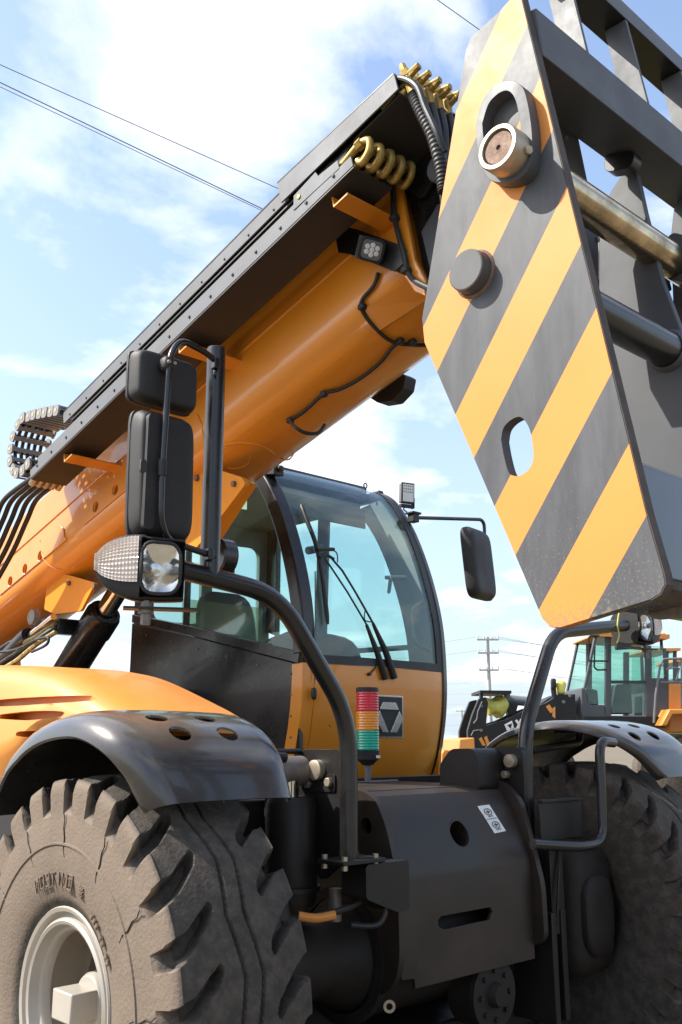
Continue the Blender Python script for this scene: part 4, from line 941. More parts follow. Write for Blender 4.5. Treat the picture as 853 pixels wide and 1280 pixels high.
# ---- upper moving tray with cover
obj('upper_tray', MB().bs([(-1.78, .555), (.92, .555), (.92, .565), (-1.78, .565)], 2.43, 2.80), M['traybot'], BOOM, bevel=.002)
obj('cover_wall', MB().bs([(-1.86, .58), (.22, .58), (.22, .65), (-1.86, .65)], 2.425, 2.433), M['galv'], BOOM, bevel=.002)
obj('cover_top', MB().bs([(-1.86, .652), (.22, .652), (.22, .662), (-1.86, .662)], 2.425, 2.80), M['black'], BOOM, bevel=.002)
obj('front_cover_wall', MB().bs([(.19, .575), (.93, .56), (.93, .64), (.19, .685)], 2.405, 2.413), M['galv'], BOOM, bevel=.002)
obj('front_cover_top', MB().bs([(.19, .686), (.93, .641), (.93, .650), (.19, .695)], 2.405, 2.80), M['black'], BOOM, bevel=.002)
obj('cover_end', MB().bs([(.90, .565), (.915, .565), (.915, .64), (.90, .64)], 2.42, 2.80), M['black'], BOOM)
obj('cover_back_wall', MB().bs([(-1.86, .568), (.92, .568), (.92, .64), (-1.86, .64)], 2.79, 2.80), M['traybot'], BOOM)
gsx = [snX(x, y, 2.41) for x, y in ((438, 160), (462, 140), (447, 168))]
obj('cover_gusset', MB().bs([(.50, .50), (.66, .565), (.50, .565)], 2.43, 2.436), M['black'], BOOM)
cb_ = to_mesh('cover_bolt', MB().lathe([(0, .006), (-.004, .005), (-.005, 0)], (0, 0, 0), (1, 0, 0), 8))
for k in range(11):
    o = obj('cover_bolt', cb_, M['idark'], BOOM); o.location = B(-1.78+.19*k, .6, 2.424)
# ---- energy chain loop
EC = emp('energy_chain', (2.5, 5.4, 3.4), TH)
cpx = [(483, 185), (427, 195), (372, 205), (320, 218), (268, 232), (213, 250), (162, 318), (118, 430), (92, 550), (92, 668), (115, 750), (155, 785), (210, 757), (265, 693)]
cpts = [np.array(snX(x/7.755, 490+y/7.755, 2.40)) for x, y in cpx]
cpts = [cpts[0]+(cpts[0]-cpts[1])]+cpts
link = MB()
def linkmb(L):
    mb = MB()
    pl = rpoly([(-L*.62, -.034), (L*.62, -.034), (L*.62, .034), (-L*.62, .034)], .022)
    mb.prism(pl, lambda a, b, t: (t, a, b), 0, .012); mb.prism(pl, lambda a, b, t: (t, a, b), .235, .247)
    for n_ in (-.026, .026): mb.box(.012, .235, -.014, .014, n_-.005, n_+.005)
    mb.box(.10, .108, -.012, .012, -.02, .02).box(.17, .178, -.012, .012, -.02, .02); return mb
lm = None
dot = to_mesh('link_dot', MB().prism(rpoly([(-.007, -.011), (.007, -.011), (.007, .011), (-.007, .011)], .006), lambda a, b, t: (t, a, b), -.003, .001))
LKM = to_mesh('chain_link', linkmb(.052))
DOTM = mat('link_plug', (.85, .55, .18), .5, var=.1)
LINKC = mat('grey_chain_plastic', (.22, .215, .215), .5, var=.15)
for i in range(len(cpts)):
    a, b = cpts[max(i-1, 0)], cpts[min(i+1, len(cpts)-1)]; t = (b-a); ang = math.atan2(t[1], t[0]); c = B(cpts[i][0], cpts[i][1], 2.40+.0025*(i % 2))
    # local Y axis -> along chain in (BD,BN) plane ; local Z -> normal
    yv = BD*math.cos(ang)+BN*math.sin(ang); zv = -BD*math.sin(ang)+BN*math.cos(ang); xv = np.array([1.0, 0, 0])
    Mx = Matrix(((xv[0], yv[0], zv[0], c[0]), (xv[1], yv[1], zv[1], c[1]), (xv[2], yv[2], zv[2], c[2]), (0, 0, 0, 1)))
    o = obj('chain_link', LKM, LINKC, EC); o.matrix_basis = Mx
    d = obj('link_plug', dot, DOTM, EC); d.matrix_basis = Mx
for j in range(5):
    X = 2.44+.04*j
    pth = [B(s_*1.0, n_, X) for s_, n_ in cpts[::-1]]
    obj('chain_hose', MB().tube(spline(pth, 3), .012, 8), M['hose'], EC)
for j in range(5):
    X = 2.43+.042*j; p0 = B(-2.20, .425, X)
    q = [p0]+[on(x-(4-j)*1.0+j*9-8, y, 'X', X) for x, y in ((20, 622), (6, 650), (-12, 690), (-40, 740))]
    obj('supply_hose', MB().tube(spline(q, 6), .016, 10), M['hose'], BOOM)
    obj('hose_fitting', MB().tube([p0+np.array([0, -.02, .01]), p0+np.array([0, .03, -.016])], .021, 6).tube([p0+np.array([0, .04, -.021]), p0+np.array([0, .085, -.047])], .020, 8), M['zinc'], BOOM)
# ---- front end: brass U bends, fittings and hoses
for j in range(5):
    X = 2.425+.062*j
    u = [B(.50, .475, X), B(.62, .50, X), B(.68, .505, X), B(.72, .48, X), B(.705, .435, X), B(.66, .415, X), B(.64, .44, X)]
    obj('pipe_bend', MB().tube(spline(u, 5), .0165, 12), M['brass'], BOOM)
    obj('pipe_nut', MB().tube([B(.655, .505, X), B(.685, .505, X)], .024, 6), M['brass'], BOOM)
    e0 = B(.80, .60, X+.03); e1 = B(1.02, .63, X+.03); e2 = e1+np.array([0, -.02, .055])
    obj('tray_pipe', MB().tube([e0, e1], .012, 10), M['brass'], BOOM)
    tip = on(503+13.5*j, 82+6.5*j, 'X', X+.03); bot = on(517+11*j, 118+7*j, 'X', X+.03)
    obj('pipe_elbow', MB().tube([e1-np.array([0, 0, .0]), tip*.6+bot*.4], .015, 8).tube([tip*.75+bot*.25, tip*.55+bot*.45], .024, 6), M['brass'], BOOM)
    obj('hose_fitting', MB().tube([tip, tip*.5+bot*.5, bot], [.014, .020, .020], 10), M['brass'], BOOM)
    hp = [bot+(tip-bot)*.1, on(525+10*j, 140+7*j, 'X', X+.03), on(541+5*j, 175+6*j, 'X', X+.04), on(552+4*j, 215+4*j, 'X', X+.06), on(558+3*j, 260, 'X', X+.1), on(572, 300, 'X', X+.1)]
    obj('hose', MB().tube(spline(hp, 6), .019, 10), M['hose'], BOOM)
# spiral guard on the nearest hose and one long loose loop
hp = spline([on(517, 118, 'X', 2.44), on(527, 140, 'X', 2.44), on(542, 172, 'X', 2.45), on(552, 210, 'X', 2.46), on(556, 240, 'X', 2.47)], 14)
obj('hose_guard', MB().tube(hp, [.024+.004*(i % 2) for i in range(len(hp))], 12), M['hose'], BOOM)
obj('hose', MB().tube(spline([on(478, 110, 'X', 2.45), on(497, 98, 'X', 2.43), on(520, 107, 'X', 2.42), on(532, 135, 'X', 2.42), on(546, 165, 'X', 2.43), on(556, 190, 'X', 2.46)], 8), .013, 10), M['hose'], BOOM)
# boom head
hpoly = [snX(x, y, 2.79) for x, y in ((436, 168), (480, 112), (545, 150), (552, 175), (575, 205), (600, 260), (600, 420), (560, 420), (541, 385), (527, 330), (512, 250), (497, 225), (470, 215))]
obj('head_block', MB().bs(hpoly, 2.79, 3.30), M['black'], BOOM, bevel=.01)
hp2 = [snX(x, y, 2.77) for x, y in ((505, 165), (530, 150), (556, 175), (562, 200), (545, 225), (530, 250), (513, 240))]
obj('head_bracket', MB().bs(rpoly(hp2, .02), 2.755, 2.775), M['black'], BOOM, bevel=.004)
for x, y in ((524, 175), (527, 184), (507, 190), (509, 200), (540, 178)):
    obj('bolt', MB().bolt(on(x, y, 'X', 2.753), (-1, 0, 0), .021, .02), M['zinc'], BOOM, bevel=.002)
fc = on(549, 209, 'X', 2.72)
obj('sheave_cap', MB().lathe([(.03, .062), (0, .064), (-.01, .058), (-.012, 0)], fc, (1, 0, 0), 32), M['galv'], BOOM)
obj('grey_cheek', MB().px([tuple(on(x, y, 'X', 2.765)[1:]) for x, y in ((527, 290), (548, 255), (600, 250), (600, 370), (540, 345))], 2.762, 2.784), M['grey'], BOOM, bevel=.003)
obj('nose_link', MB().bs([(.9, -.35), (1.35, -.42), (1.38, -.15), (.95, .0)], 2.90, 3.2), M['black'], BOOM, bevel=.01)
# underside slide pads at the mouth of the boom
mo = [boomhit(x, y, .012) for x, y in ((458, 385), (520, 345), (534, 372), (470, 415))]
obj('mouth_plate', MB().add([tuple(p) for p in mo]+[tuple(p+np.array([.02, 0, .005])) for p in mo], [(0, 1, 2, 3), (7, 6, 5, 4), (0, 4, 5, 1), (1, 5, 6, 2), (2, 6, 7, 3), (3, 7, 4, 0)]), M['yellow'], BOOM, smooth=0)
# work lamp on the boom side
LMP = emp('boom_work_lamp', on(463, 313, 'X', 2.62), TH)
bp = [(420, 295), (430, 283), (447, 287), (500, 306), (505, 330), (494, 340), (438, 318), (424, 316)]
obj('lamp_bracket', MB().px([tuple(on(x, y, 'X', 2.70)[1:]) for x, y in bp], 2.695, 2.703).px([tuple(on(x, y, 'X', 2.70)[1:]) for x, y in ((492, 303), (505, 310), (505, 332), (492, 338))], 2.70, 2.75), M['black'], LMP, bevel=.002)
lc = on(463, 312, 'X', 2.63); f = np.array([-.42, -.72, -.50]); f /= np.linalg.norm(f); u = np.array([0, -.25, 1.0]); u -= f*(u@f); u /= np.linalg.norm(u); r = np.cross(f, u)
obj('lamp_body', MB().prism(rpoly([(-.055, -.05), (.055, -.05), (.055, .05), (-.055, .05)], .028), lambda a, b, t: tuple(lc+r*a+u*b+f*t), -.01, .03), M['plastic'], LMP, bevel=.004)
for k in range(9):
    obj('cooling_fin', MB().obox(lc-f*.03+r*(-.046+.0115*k), r*.0022, u*.048, f*.024), M['grey'], LMP)
obj('lamp_lens', MB().prism(rpoly([(-.043, -.039), (.043, -.039), (.043, .039), (-.043, .039)], .02), lambda a, b, t: tuple(lc+r*a+u*b+f*t), .029, .033), M['galv'], LMP)
for i, j in ((-1, .5), (0, .9), (1, .5), (-1, -.5), (0, -.9), (1, -.5), (0, 0)):
    obj('led', MB().lathe([(0, .011), (.002, .010), (.003, 0)], lc+r*.022*i+u*.022*j+f*.033, f, 12), M['white'], LMP)
# cables clipped along the boom
def cable(pts, rad=.009, h=.014): return MB().tube(spline([boomhit(x, y, h) for x, y in pts], 6), rad, 8)
obj('cable', cable([(476, 342), (470, 358), (456, 375), (455, 388), (470, 408), (490, 424), (515, 428), (540, 428)]), M['hose'], BOOM)
obj('cable', cable([(500, 425), (490, 432), (475, 450), (450, 470), (425, 484), (405, 490), (380, 512), (363, 523)]), M['hose'], BOOM)
obj('cable', MB().tube(spline([boomhit(363, 523, .014), on(368, 533, 'X', 2.84), on(382, 541, 'X', 2.88), on(398, 541, 'X', 2.95), on(406, 531, 'X', 3.0)], 6), .009, 8), M['hose'], BOOM)
obj('cable', MB().tube(spline([on(491, 225, 'X', 2.70), on(493, 268, 'X', 2.70), on(498, 292, 'X', 2.70), on(506, 320, 'X', 2.70), on(510, 340, 'X', 2.70), on(520, 352, 'X', 2.69), on(540, 362, 'X', 2.68)], 6), .012, 8), M['hose'], BOOM)
for x, y in ((455, 383), (363, 523), (405, 490), (500, 424), (515, 425)):
    obj('cable_clip', MB().rbox(boomhit(x, y, .014), (.016, 0, 0), (0, .02, 0), (0, 0, .014), 4, 12, 8), M['plastic'], BOOM)
for x, y in ((493, 272), (508, 338)):
    obj('cable_clip', MB().rbox(on(x, y, 'X', 2.70), (.02, 0, 0), (0, .02, 0), (0, 0, .016), 4, 12, 8), M['plastic'], BOOM)
fl_ = on(478, 482, 'X', 3.12)
obj('far_side_lamp', MB().prism(rpoly([tuple(on(x, y, 'X', 3.30)[1:]) for x, y in ((450, 492), (490, 462), (497, 466), (494, 482), (480, 497), (462, 500))], .01), lambda a, b, t: (t, a, b), 3.36, 3.44), M['plastic'], BOOM, bevel=.008)

# ---- lift cylinders
def cyl_thing(nm, p0, p1, p2, rb, rr, parent=TH):
    E_ = emp(nm, p0, parent); p0, p1, p2 = (np.array(p, float) for p in (p0, p1, p2)); ax = (p1-p0)/np.linalg.norm(p1-p0); L = np.linalg.norm(p1-p0)
    obj('barrel', MB().lathe([(0, rb*.9), (.02, rb), (L-.16, rb), (L-.155, rb*1.08), (L-.02, rb*1.08), (L, rb*.98)], p0, ax, 40), M['black'], E_)
    obj('gland', MB().lathe([(L-.001, rb*.98), (L+.01, rb*.97), (L+.012, rr*1.3), (L-.05, rr*1.2)], p0, ax, 40), M['satin'], E_)
    obj('rod', MB().tube([p1-ax*.05, p2], rr, 28), M['chrome'], E_)
    return E_
pa = on(30, 922, 'X', 3.05); pb = on(133, 783-20, 'X', 3.05); 
p0 = on(66, 873, 'X', 3.05); p1 = on(131, 766, 'X', 3.05); dirc = (p1-p0)/np.linalg.norm(p1-p0)
cyl_thing('lift_cylinder', p0-dirc*.7, p1, p1+dirc*1.15, .105, .062)
q0 = on(8, 822, 'X', 2.80); q1 = on(36, 795, 'X', 2.80); q2 = on(62, 775, 'X', 2.80)
cyl_thing('compensation_cylinder', q0-(q1-q0)*2.2, q1, q2+(q2-q1)*.2, .055, .022)
obj('cylinder_pin', MB().lathe([(0, .055), (-.04, .05), (-.044, 0)], on(46, 772, 'X', 2.80), (1, 0, 0), 20), M['bare'], BOOM)
bo = on(238, 690, 'X', 2.86)
obj('pin_boss', MB().lathe([(0, .10), (-.08, .10), (-.09, .09), (-.09, 0)], bo+np.array([.25, 0, 0]), (1, 0, 0), 28), M['black'], BOOM)
for j in range(4):
    a = on(0-6*j, 838-4*j, 'X', 2.72+.03*j); b = on(45, 806-5*j, 'X', 2.72+.03*j); c_ = on(70, 790-6*j, 'X', 2.78+.03*j)
    obj('hose', MB().tube(spline([a, a*.5+b*.5+np.array([0, 0, .015*(j-1)]), b, c_], 6), .016, 8), M['hose'] if j % 2 else mat('mottled_sleeve', (.30, .24, .08), .6, var=.6, vscale=30), BOOM)
obj('hose', MB().tube(spline([on(0, 815, 'X', 2.7), on(20, 812, 'X', 2.7), on(45, 800, 'X', 2.7), on(60, 797, 'X', 2.7), on(58, 806, 'X', 2.7), on(40, 815, 'X', 2.7)], 6), .009, 8), M['hose'], BOOM)

# ================================================================== ATTACHMENT (fork carriage with striped side plates)
AT = emp('fork_carriage', (3.05, 1.45, 2.0))
tag(AT, 'dark steel lifting carriage with yellow and grey striped side plate hanging from the boom', 'carriage')
XP, XT = 2.10, .038
opx = [(649, -12), (623, 16), (589, 47), (583, 62), (528, 398), (531, 428), (674, 763), (678, 772.6), (688, 784), (701, 784), (813, 749), (825, 742), (831, 730), (829, 717), (807, 640), (744.5, 380)]
outer = [tuple(on(x, y, 'X', XP)[1:]) for x, y in opx]
z8 = lambda x, y: (520+x/2.5616, 380+y/2.5616)
slot = [tuple(on(*z8(x, y), 'X', XP)[1:]) for x, y in ((273, 435), (280, 398), (303, 372), (333, 361), (355, 382), (369, 418), (377, 485), (367, 522), (343, 545), (318, 551), (298, 540), (283, 490))]
z7 = lambda x, y: (520+x/2.5616, y/2.5616)
slot = [tuple(p) for p in spline(slot+[slot[0]], 4)][:-1]
obj('side_plate', MB().px(outer, XP, XP+XT, [slot]), M['stripe'], AT, bevel=.0025, smooth=30)
# the plate's front edge is plain steel: thin cap strip just proud of the edge
ed = [outer[i] for i in (10, 11, 12, 13, 14, 15, 0)]
eds = MB()
rows = []
for i, (y, z) in enumerate(ed):
    a = np.array(ed[max(i-1, 0)]); b = np.array(ed[min(i+1, len(ed)-1)]); t = (b-a)/np.linalg.norm(b-a); n = np.array([-t[1], t[0]])
    if n[0] > 0: n = -n
    rows.append([(XP+.001, y+n[0]*.001, z+n[1]*.001), (XP+.001, y+n[0]*.0035, z+n[1]*.0035), (XP+XT-.001, y+n[0]*.0035, z+n[1]*.0035), (XP+XT-.001, y+n[0]*.001, z+n[1]*.001)])
eds.grid(rows, close_v=True); eds.f += [(0, 1, 2, 3), tuple(4*(len(rows)-1)+k for k in range(4))]
obj('edge_strip', eds, M['edge'], AT)
obj('side_plate', MB().px(outer, 4.0, 4.0+XT, [slot]), M['stripe'], AT, bevel=.0025, smooth=30)
# round boss pin
bc = on(594, 343, 'X', XP)
obj('boss_pin', MB().lathe([(.02, .066), (-.032, .066), (-.044, .064), (-.046, .060), (-.046, 0)], bc, (1, 0, 0), 48), mat('boss_paint', (.085, .088, .093), .6, spec=.25, var=.1, vscale=8, dust=.15, dcol=(.2, .14, .1)), AT, smooth=14)
obj('boss_weld', MB().lathe([(-.001, .066), (-.001, .076), (-.008, .068)], bc, (1, 0, 0), 48, closed=True), M['rust'], AT)
# slotted keeper ring + pin end with collar
kc = on(*z7(320, 440), 'X', XP)
ring_o = [tuple(on(*z7(x, y), 'X', XP)[1:]) for x, y in ((222, 420), (240, 350), (275, 300), (325, 280), (360, 290), (383, 330), (402, 450), (395, 545), (360, 590), (305, 603), (258, 585), (228, 500))]
ring_o = [tuple(p) for p in spline(ring_o+[ring_o[0]], 4)][:-1]
ring_i = [tuple(on(*z7(x, y), 'X', XP)[1:]) for x, y in ((243, 415), (262, 355), (292, 322), (322, 312), (343, 330), (356, 370), (364, 440), (340, 500), (290, 510), (252, 480))]
ring_i = [tuple(p) for p in spline(ring_i+[ring_i[0]], 4)][:-1]
obj('keeper_ring', MB().px(ring_o, XP-.045, XP-.0005, [ring_i]), M['grey'], AT, bevel=.006, segs=3)
kin = [((a-kc[1])*.985+kc[1], (b-kc[2])*.985+kc[2]) for a, b in ring_i]
pc = on(*z7(292, 490), 'X', XP-.06)
PCY, PCZ = pc[1], pc[2]
obj('pin_collar', MB().lathe([(.045, .062), (.040, .070), (-.035, .070), (-.042, .066), (-.042, .055), (-.034, .053), (-.02, .052)], (XP-.065, PCY, PCZ), (1, 0, 0), 48), M['zinc'], AT)
obj('pin_face', MB().lathe([(0, .0525), (-.026, .0525), (-.032, .048), (-.033, .008), (-.026, .006), (-.026, 0)], (XP-.068, PCY, PCZ), (1, 0, 0), 40), M['rust'], AT)
obj('grease_screw', MB().bolt((XP-.055, PCY-.066, PCZ-.022), (-.2, -.95, -.3), .014, .012), M['zinc'], AT, bevel=.002)
obj('carriage_pin', MB().cyl((XP+XT, PCY+.0, PCZ-.0), (4.0, PCY, PCZ), .060, 32), M['pin'], AT)
# lower round tube
ty, tz = 1.45, 2.965
obj('cross_tube', MB().cyl((XP+XT, ty, tz), (4.0, ty, tz), .060, 32), M['black'], AT)
wr = on(822, 430, 'X', 2.44)
# top box beam: sloped front face and open underside
beam = [(1.405, 3.695), (1.42, 3.872), (1.60, 3.90), (1.60, 3.735)]
obj('box_beam', MB().px(beam, XP+XT, 4.0), M['grey'], AT, bevel=.004)
# load backrest uprights and top rail
for k, (px_, py_) in enumerate(((737, 66), (812, 121), (880, 170), (940, 214))):
    b = on(px_, py_, 'Y', 1.42)
    pl = [(1.42, 3.865), (1.51, 3.89), (1.565, 4.25), (1.48, 4.25)]
    obj('backrest_upright', MB().px(pl, b[0]-.016, b[0]), M['grey'], AT, bevel=.002)
obj('backrest_rail', MB().px([(1.478, 4.252), (1.478, 4.32), (1.60, 4.34), (1.60, 4.252)], 2.30, 4.0), M['black'], AT, bevel=.003)
# inner cheek plates
ck1 = ((749, 300), (754, 262), (764, 238), (780, 214), (796, 216), (806, 262), (828, 350), (856, 425), (880, 520), (880, 752), (800, 752), (760, 640), (748, 480))
ck2 = ((838, 300), (842, 262), (853, 238), (868, 230), (885, 240), (900, 330), (930, 480), (930, 700), (880, 700), (843, 420))
obj('cheek_plate', MB().px([tuple(on(x, y, 'X', 2.85)[1:]) for x, y in ck1], 2.85, 2.88), M['grey'], AT, bevel=.004)
obj('cheek_plate', MB().px([tuple(on(x, y, 'X', 3.22)[1:]) for x, y in ck2], 3.22, 3.25), M['grey'], AT, bevel=.004)
obj('tube_weld', MB().lathe([(0, .075), (-.006, .074), (-.02, .062), (0, .062)], (2.85, ty, tz), (1, 0, 0), 32, closed=True), M['grey'], AT)
obj('pin_hook', MB().px(rpoly([tuple(on(x, y, 'X', 3.0)[1:]) for x, y in ((818, 318), (835, 350), (853, 352), (880, 345), (880, 300), (840, 290))], .02), 3.0, 3.04), M['grey'], AT, bevel=.004)
# gussets under the beam
for X in (2.76, 3.3):
    gp_ = [(1.46, 3.69), (1.585, 3.73), (1.585, 3.66), (1.54, 3.645), (1.48, 3.63)]
    obj('beam_gusset', MB().px(rpoly(gp_, .03), X, X+.05), M['black'], AT, bevel=.004)
# rear plate and toe plate
bpl = [tuple(on(x, y, 'Y', 1.62)[[0, 2]]) for x, y in ((640, 110), (700, 140), (716, 140), (722, 165), (748, 290), (750, 420), (735, 430), (690, 330))]
obj('back_plate', MB().py(bpl, 1.62, 1.645), M['grey'], AT, bevel=.003)
for x, y in ((707, 174), (746, 300)):
    obj('screw', MB().bolt(on(x, y, 'Y', 1.62), (0, -1, 0), .010, .008), M['bare'], AT)
obj('toe_plate', MB().px([(1.135, 2.05), (1.22, 2.035), (1.22, 2.06), (1.135, 2.075)], XP+XT, 4.0), M['edge'], AT, bevel=.003)
obj('lower_box', MB().px([(1.185, 2.085), (1.215, 2.40), (1.45, 2.40), (1.45, 2.05)], XP+XT, 4.0), mat('gloss_black_box', (.010, .010, .014), .22, coat=.5, var=.1, dust=.04), AT, bevel=.012, segs=3)
obj('toe_stub', MB().px([tuple(on(x, y, 'X', 2.6)[1:]) for x, y in ((812, 752), (860, 757), (862, 772), (826, 775), (815, 762))], 2.55, 2.60), M['bare'], AT, bevel=.003)

# ================================================================== BACKGROUND
def bgp(x, y, D): d = ray(x, y); return CAM+d*(D/(d@_h))
class BG:
    """builds in the plane at depth D facing the camera direction, thickness away from it"""
    def __init__(s, D): s.D = D
    def poly(s, pts, t0, t1, mb=None):
        mb = mb or MB(); q = [bgp(x, y, s.D) for x, y in pts]; O = bgp(640, 900, s.D)
        uv = [((p-O)@RT, p[2]) for p in q]
        return mb.prism(uv, lambda a, b, t: tuple(np.array([O[0], O[1], 0])+RT*a+_h*t+ZZ*b), t0, t1)
    def line(s, pts, r, t=0.0, mb=None, n=8): return (mb or MB()).tube([bgp(x, y, s.D)+_h*t for x, y in pts], r, n)
k4 = lambda x, y: (550+x/5.018, 820+y/5.018)
k3 = lambda x, y: (720+x/6.4, 760+y/6.4)
D1 = 18.0; b1 = BG(D1)
O1 = bgp(740, 923, D1); WL1 = emp('wheel_loader', (O1[0], O1[1], 0))
tag(WL1, 'yellow and black wheel loader with tinted cab parked beyond the far tyre', 'loader')
P4 = lambda *a: [k4(*q) for q in a]; P3 = lambda *a: [k3(*q) for q in a]
BK = M['satin']
LA = obj('lift_arm', b1.poly(rpoly(P4((165, 590), (160, 470), (190, 370), (230, 272), (272, 262), (286, 300), (272, 438), (400, 400), (500, 350), (640, 300), (700, 262), (700, 430), (560, 470), (450, 520), (330, 600)), 1.5), -.35, -.15), BK, WL1, bevel=.01)
obj('lift_arm', b1.poly(rpoly(P4((165, 590), (160, 470), (190, 370), (230, 272), (272, 262), (286, 300), (272, 438), (400, 400), (500, 350), (640, 300), (700, 262), (700, 430), (560, 470), (450, 520), (330, 600)), 1.5), .9, 1.1), BK, WL1, bevel=.01)
obj('front_tower', b1.poly(P4((630, 300), (680, 265), (740, 240), (850, 240), (850, 480), (600, 480)), .0, .8), BK, WL1, bevel=.01)
obj('level_bar', b1.poly(P4((238, 220), (432, 222), (432, 240), (238, 238)), -.3, .9).box(0, .001, 0, .001, 0, .001) if False else b1.poly(P4((238, 220), (432, 222), (432, 240), (238, 238)), -.3, .9), BK, WL1)
obj('bar_post', b1.poly(P4((244, 236), (262, 236), (262, 275), (244, 275)), -.2, -.05), BK, WL1)
obj('bar_post', b1.poly(P4((412, 236), (430, 236), (430, 262), (412, 262)), -.2, -.05), M['galv'], WL1)
obj('tilt_cylinder', b1.line(P4((420, 268), (640, 288)), .09, .3, n=14), M['galv'], WL1)
obj('tilt_link', b1.poly(P4((410, 290), (500, 300), (480, 370), (440, 370)), .1, .4), BK, WL1, bevel=.01)
wrp = MB().rbox(bgp(*k4(355, 318), D1)+_h*.1, RT*.24, _h*.2, ZZ*.16, 2.6, 18, 10, lambda x, y, z: (x+.2*z*x, y, z*(1+.35*math.sin(5*x+2*y))))
obj('plastic_wrap', wrp, M['ylwrap'], WL1)
obj('plastic_wrap', MB().rbox(bgp(*k4(765, 195), D1)+_h*.1, RT*.09, _h*.1, ZZ*.13, 3, 14, 10, lambda x, y, z: (x*(1+.2*math.sin(4*z)), y, z)), M['ylwrap'], WL1)
obj('front_lamp', MB().rbox(bgp(*k4(713, 175), D1), RT*.05, _h*.05, ZZ*.10, 4, 14, 8), M['plastic'], WL1)
obj('lamp_post', b1.line(P4((715, 195), (722, 250)), .05, .05), BK, WL1)
for pl in (P4((640, 320), (662, 308), (690, 350), (668, 362)), P4((682, 330), (698, 322), (698, 395), (680, 380)), P4((228, 520), (244, 508), (272, 560), (250, 562)), P4((260, 512), (276, 500), (300, 560), (278, 562))):
    obj('hazard_chevron', b1.poly(pl, -.356, -.351), M['yellow2'], WL1)
# logo on the arm: triangle-in-box mark and a letter X
lg = MB()
b1.poly(P4((385, 432), (432, 408), (444, 450), (402, 472)), -.356, -.351, lg)
obj('arm_mark', lg, M['white'], WL1)
obj('arm_mark_inner', b1.poly(P4((402, 436), (432, 424), (424, 458)), -.36, -.357), BK, WL1)
for pl in (P4((450, 408), (462, 400), (492, 440), (480, 446)), P4((482, 398), (494, 392), (470, 450), (458, 454))):
    obj('arm_letter', b1.poly(pl, -.356, -.351), M['white'], WL1)
for x, y in ((243, 318), (242, 467), (750, 292), (788, 255)):
    obj('arm_pin', MB().lathe([(0, .03), (-.02, .028), (-.021, 0)], bgp(*k4(x, y), D1)-_h*.35, _h, 12), M['bare'], WL1)
obj('arm_hose', b1.line(P4((248, 290), (222, 350), (215, 400), (195, 425)), .012, -.37).tube([bgp(*k4(x, y), D1)-_h*.37 for x, y in ((230, 465), (195, 470), (180, 500))], .012, 6), M['galv'], WL1)
obj('bucket', b1.poly(P4((75, 600), (80, 520), (170, 512), (175, 600)), -1.0, 1.6), M['yellow2'], WL1, bevel=.02)
# tyre with lugs
tc_ = bgp(650, 981, D1)+_h*.5; rt = 1.02
tm = MB().lathe([(-.28, rt*.55), (-.30, rt*.9), (-.24, rt), (.24, rt), (.30, rt*.9), (.28, rt*.55)], tc_-_h*.3, _h, 48)
TY = obj('front_tyre', tm, M['rubber'], WL1)
for k in range(30):
    a = 2*math.pi*k/30; c = tc_-_h*.3+(RT*math.cos(a)+ZZ*math.sin(a))*(rt+.02)
    obj('tread_lug', MB().obox(c, _h*.27, (-RT*math.sin(a)+ZZ*math.cos(a))*.06, (RT*math.cos(a)+ZZ*math.sin(a))*.045), M['rubber'], TY)
# cab
obj('cab_base', b1.poly(P3((40, 640), (75, 640), (100, 760), (130, 775), (230, 775), (240, 860), (600, 860), (600, 560), (740, 560), (740, 920), (60, 920), (40, 820)), 0, 1.5), M['grey'], WL1, bevel=.02)
obj('cab_floor_unit', b1.poly(P3((60, 870), (700, 870), (700, 960), (60, 960)), -.1, 1.6), BK, WL1)
for pl in (P3((238, 215), (285, 215), (285, 870), (238, 870)), P3((560, 300), (605, 300), (605, 870), (560, 870)), P3((150, 228), (172, 228), (85, 640), (66, 640)), P3((705, 320), (725, 320), (738, 560), (715, 560))):
    obj('cab_pillar', b1.poly(pl, 0, .09), M['grey'], WL1, bevel=.01); obj('cab_pillar', b1.poly(pl, 1.4, 1.49), M['grey'], WL1, bevel=.01)
obj('cab_roof', b1.poly(rpoly(P3((130, 212), (250, 205), (740, 215), (740, 250), (130, 228)), 1), -.08, 1.58), M['yellow2'], WL1, bevel=.02)
LG = glass_mat('loader_glass', (.72, .90, .85), 1.0, .02, .08)
obj('front_side_window', b1.poly(P3((170, 232), (240, 232), (232, 770), (105, 765), (80, 640)), .03, .04), LG, WL1)
obj('door_window', b1.poly(P3((286, 300), (560, 300), (575, 840), (290, 838)), .03, .04), LG, WL1)
obj('rear_side_window', b1.poly(P3((608, 300), (706, 300), (716, 556), (606, 556)), .03, .04), LG, WL1)
obj('far_window', b1.poly(P3((170, 232), (706, 240), (716, 556), (606, 556), (600, 840), (105, 765), (80, 640)), 1.44, 1.45), LG, WL1)
obj('door_bar', b1.poly(P3((286, 580), (562, 580), (562, 604), (286, 604)), .0, .025), M['idark'], WL1)
obj('driver_seat', b1.poly(rpoly(P3((380, 600), (500, 590), (520, 840), (340, 840)), 3), .5, 1.0), M['idark'], WL1, bevel=.03)
obj('steering_column', b1.line(P3((330, 840), (345, 560)), .05, .7), M['idark'], WL1)
obj('front_console', b1.poly(P3((120, 620), (220, 650), (230, 770), (110, 765)), .4, 1.1), M['idark'], WL1, bevel=.02)
for pts in (((95, 232), (165, 230)), ((95, 232), (80, 250)), ((80, 250), (82, 430)), ((82, 430), (240, 432)), ((240, 432), (238, 300)), ((130, 310), (125, 480)), ((125, 480), (150, 502)), ((150, 502), (225, 500))):
    obj('mirror_stay', b1.line(P3(*pts), .016, -.2), M['satin'], WL1)
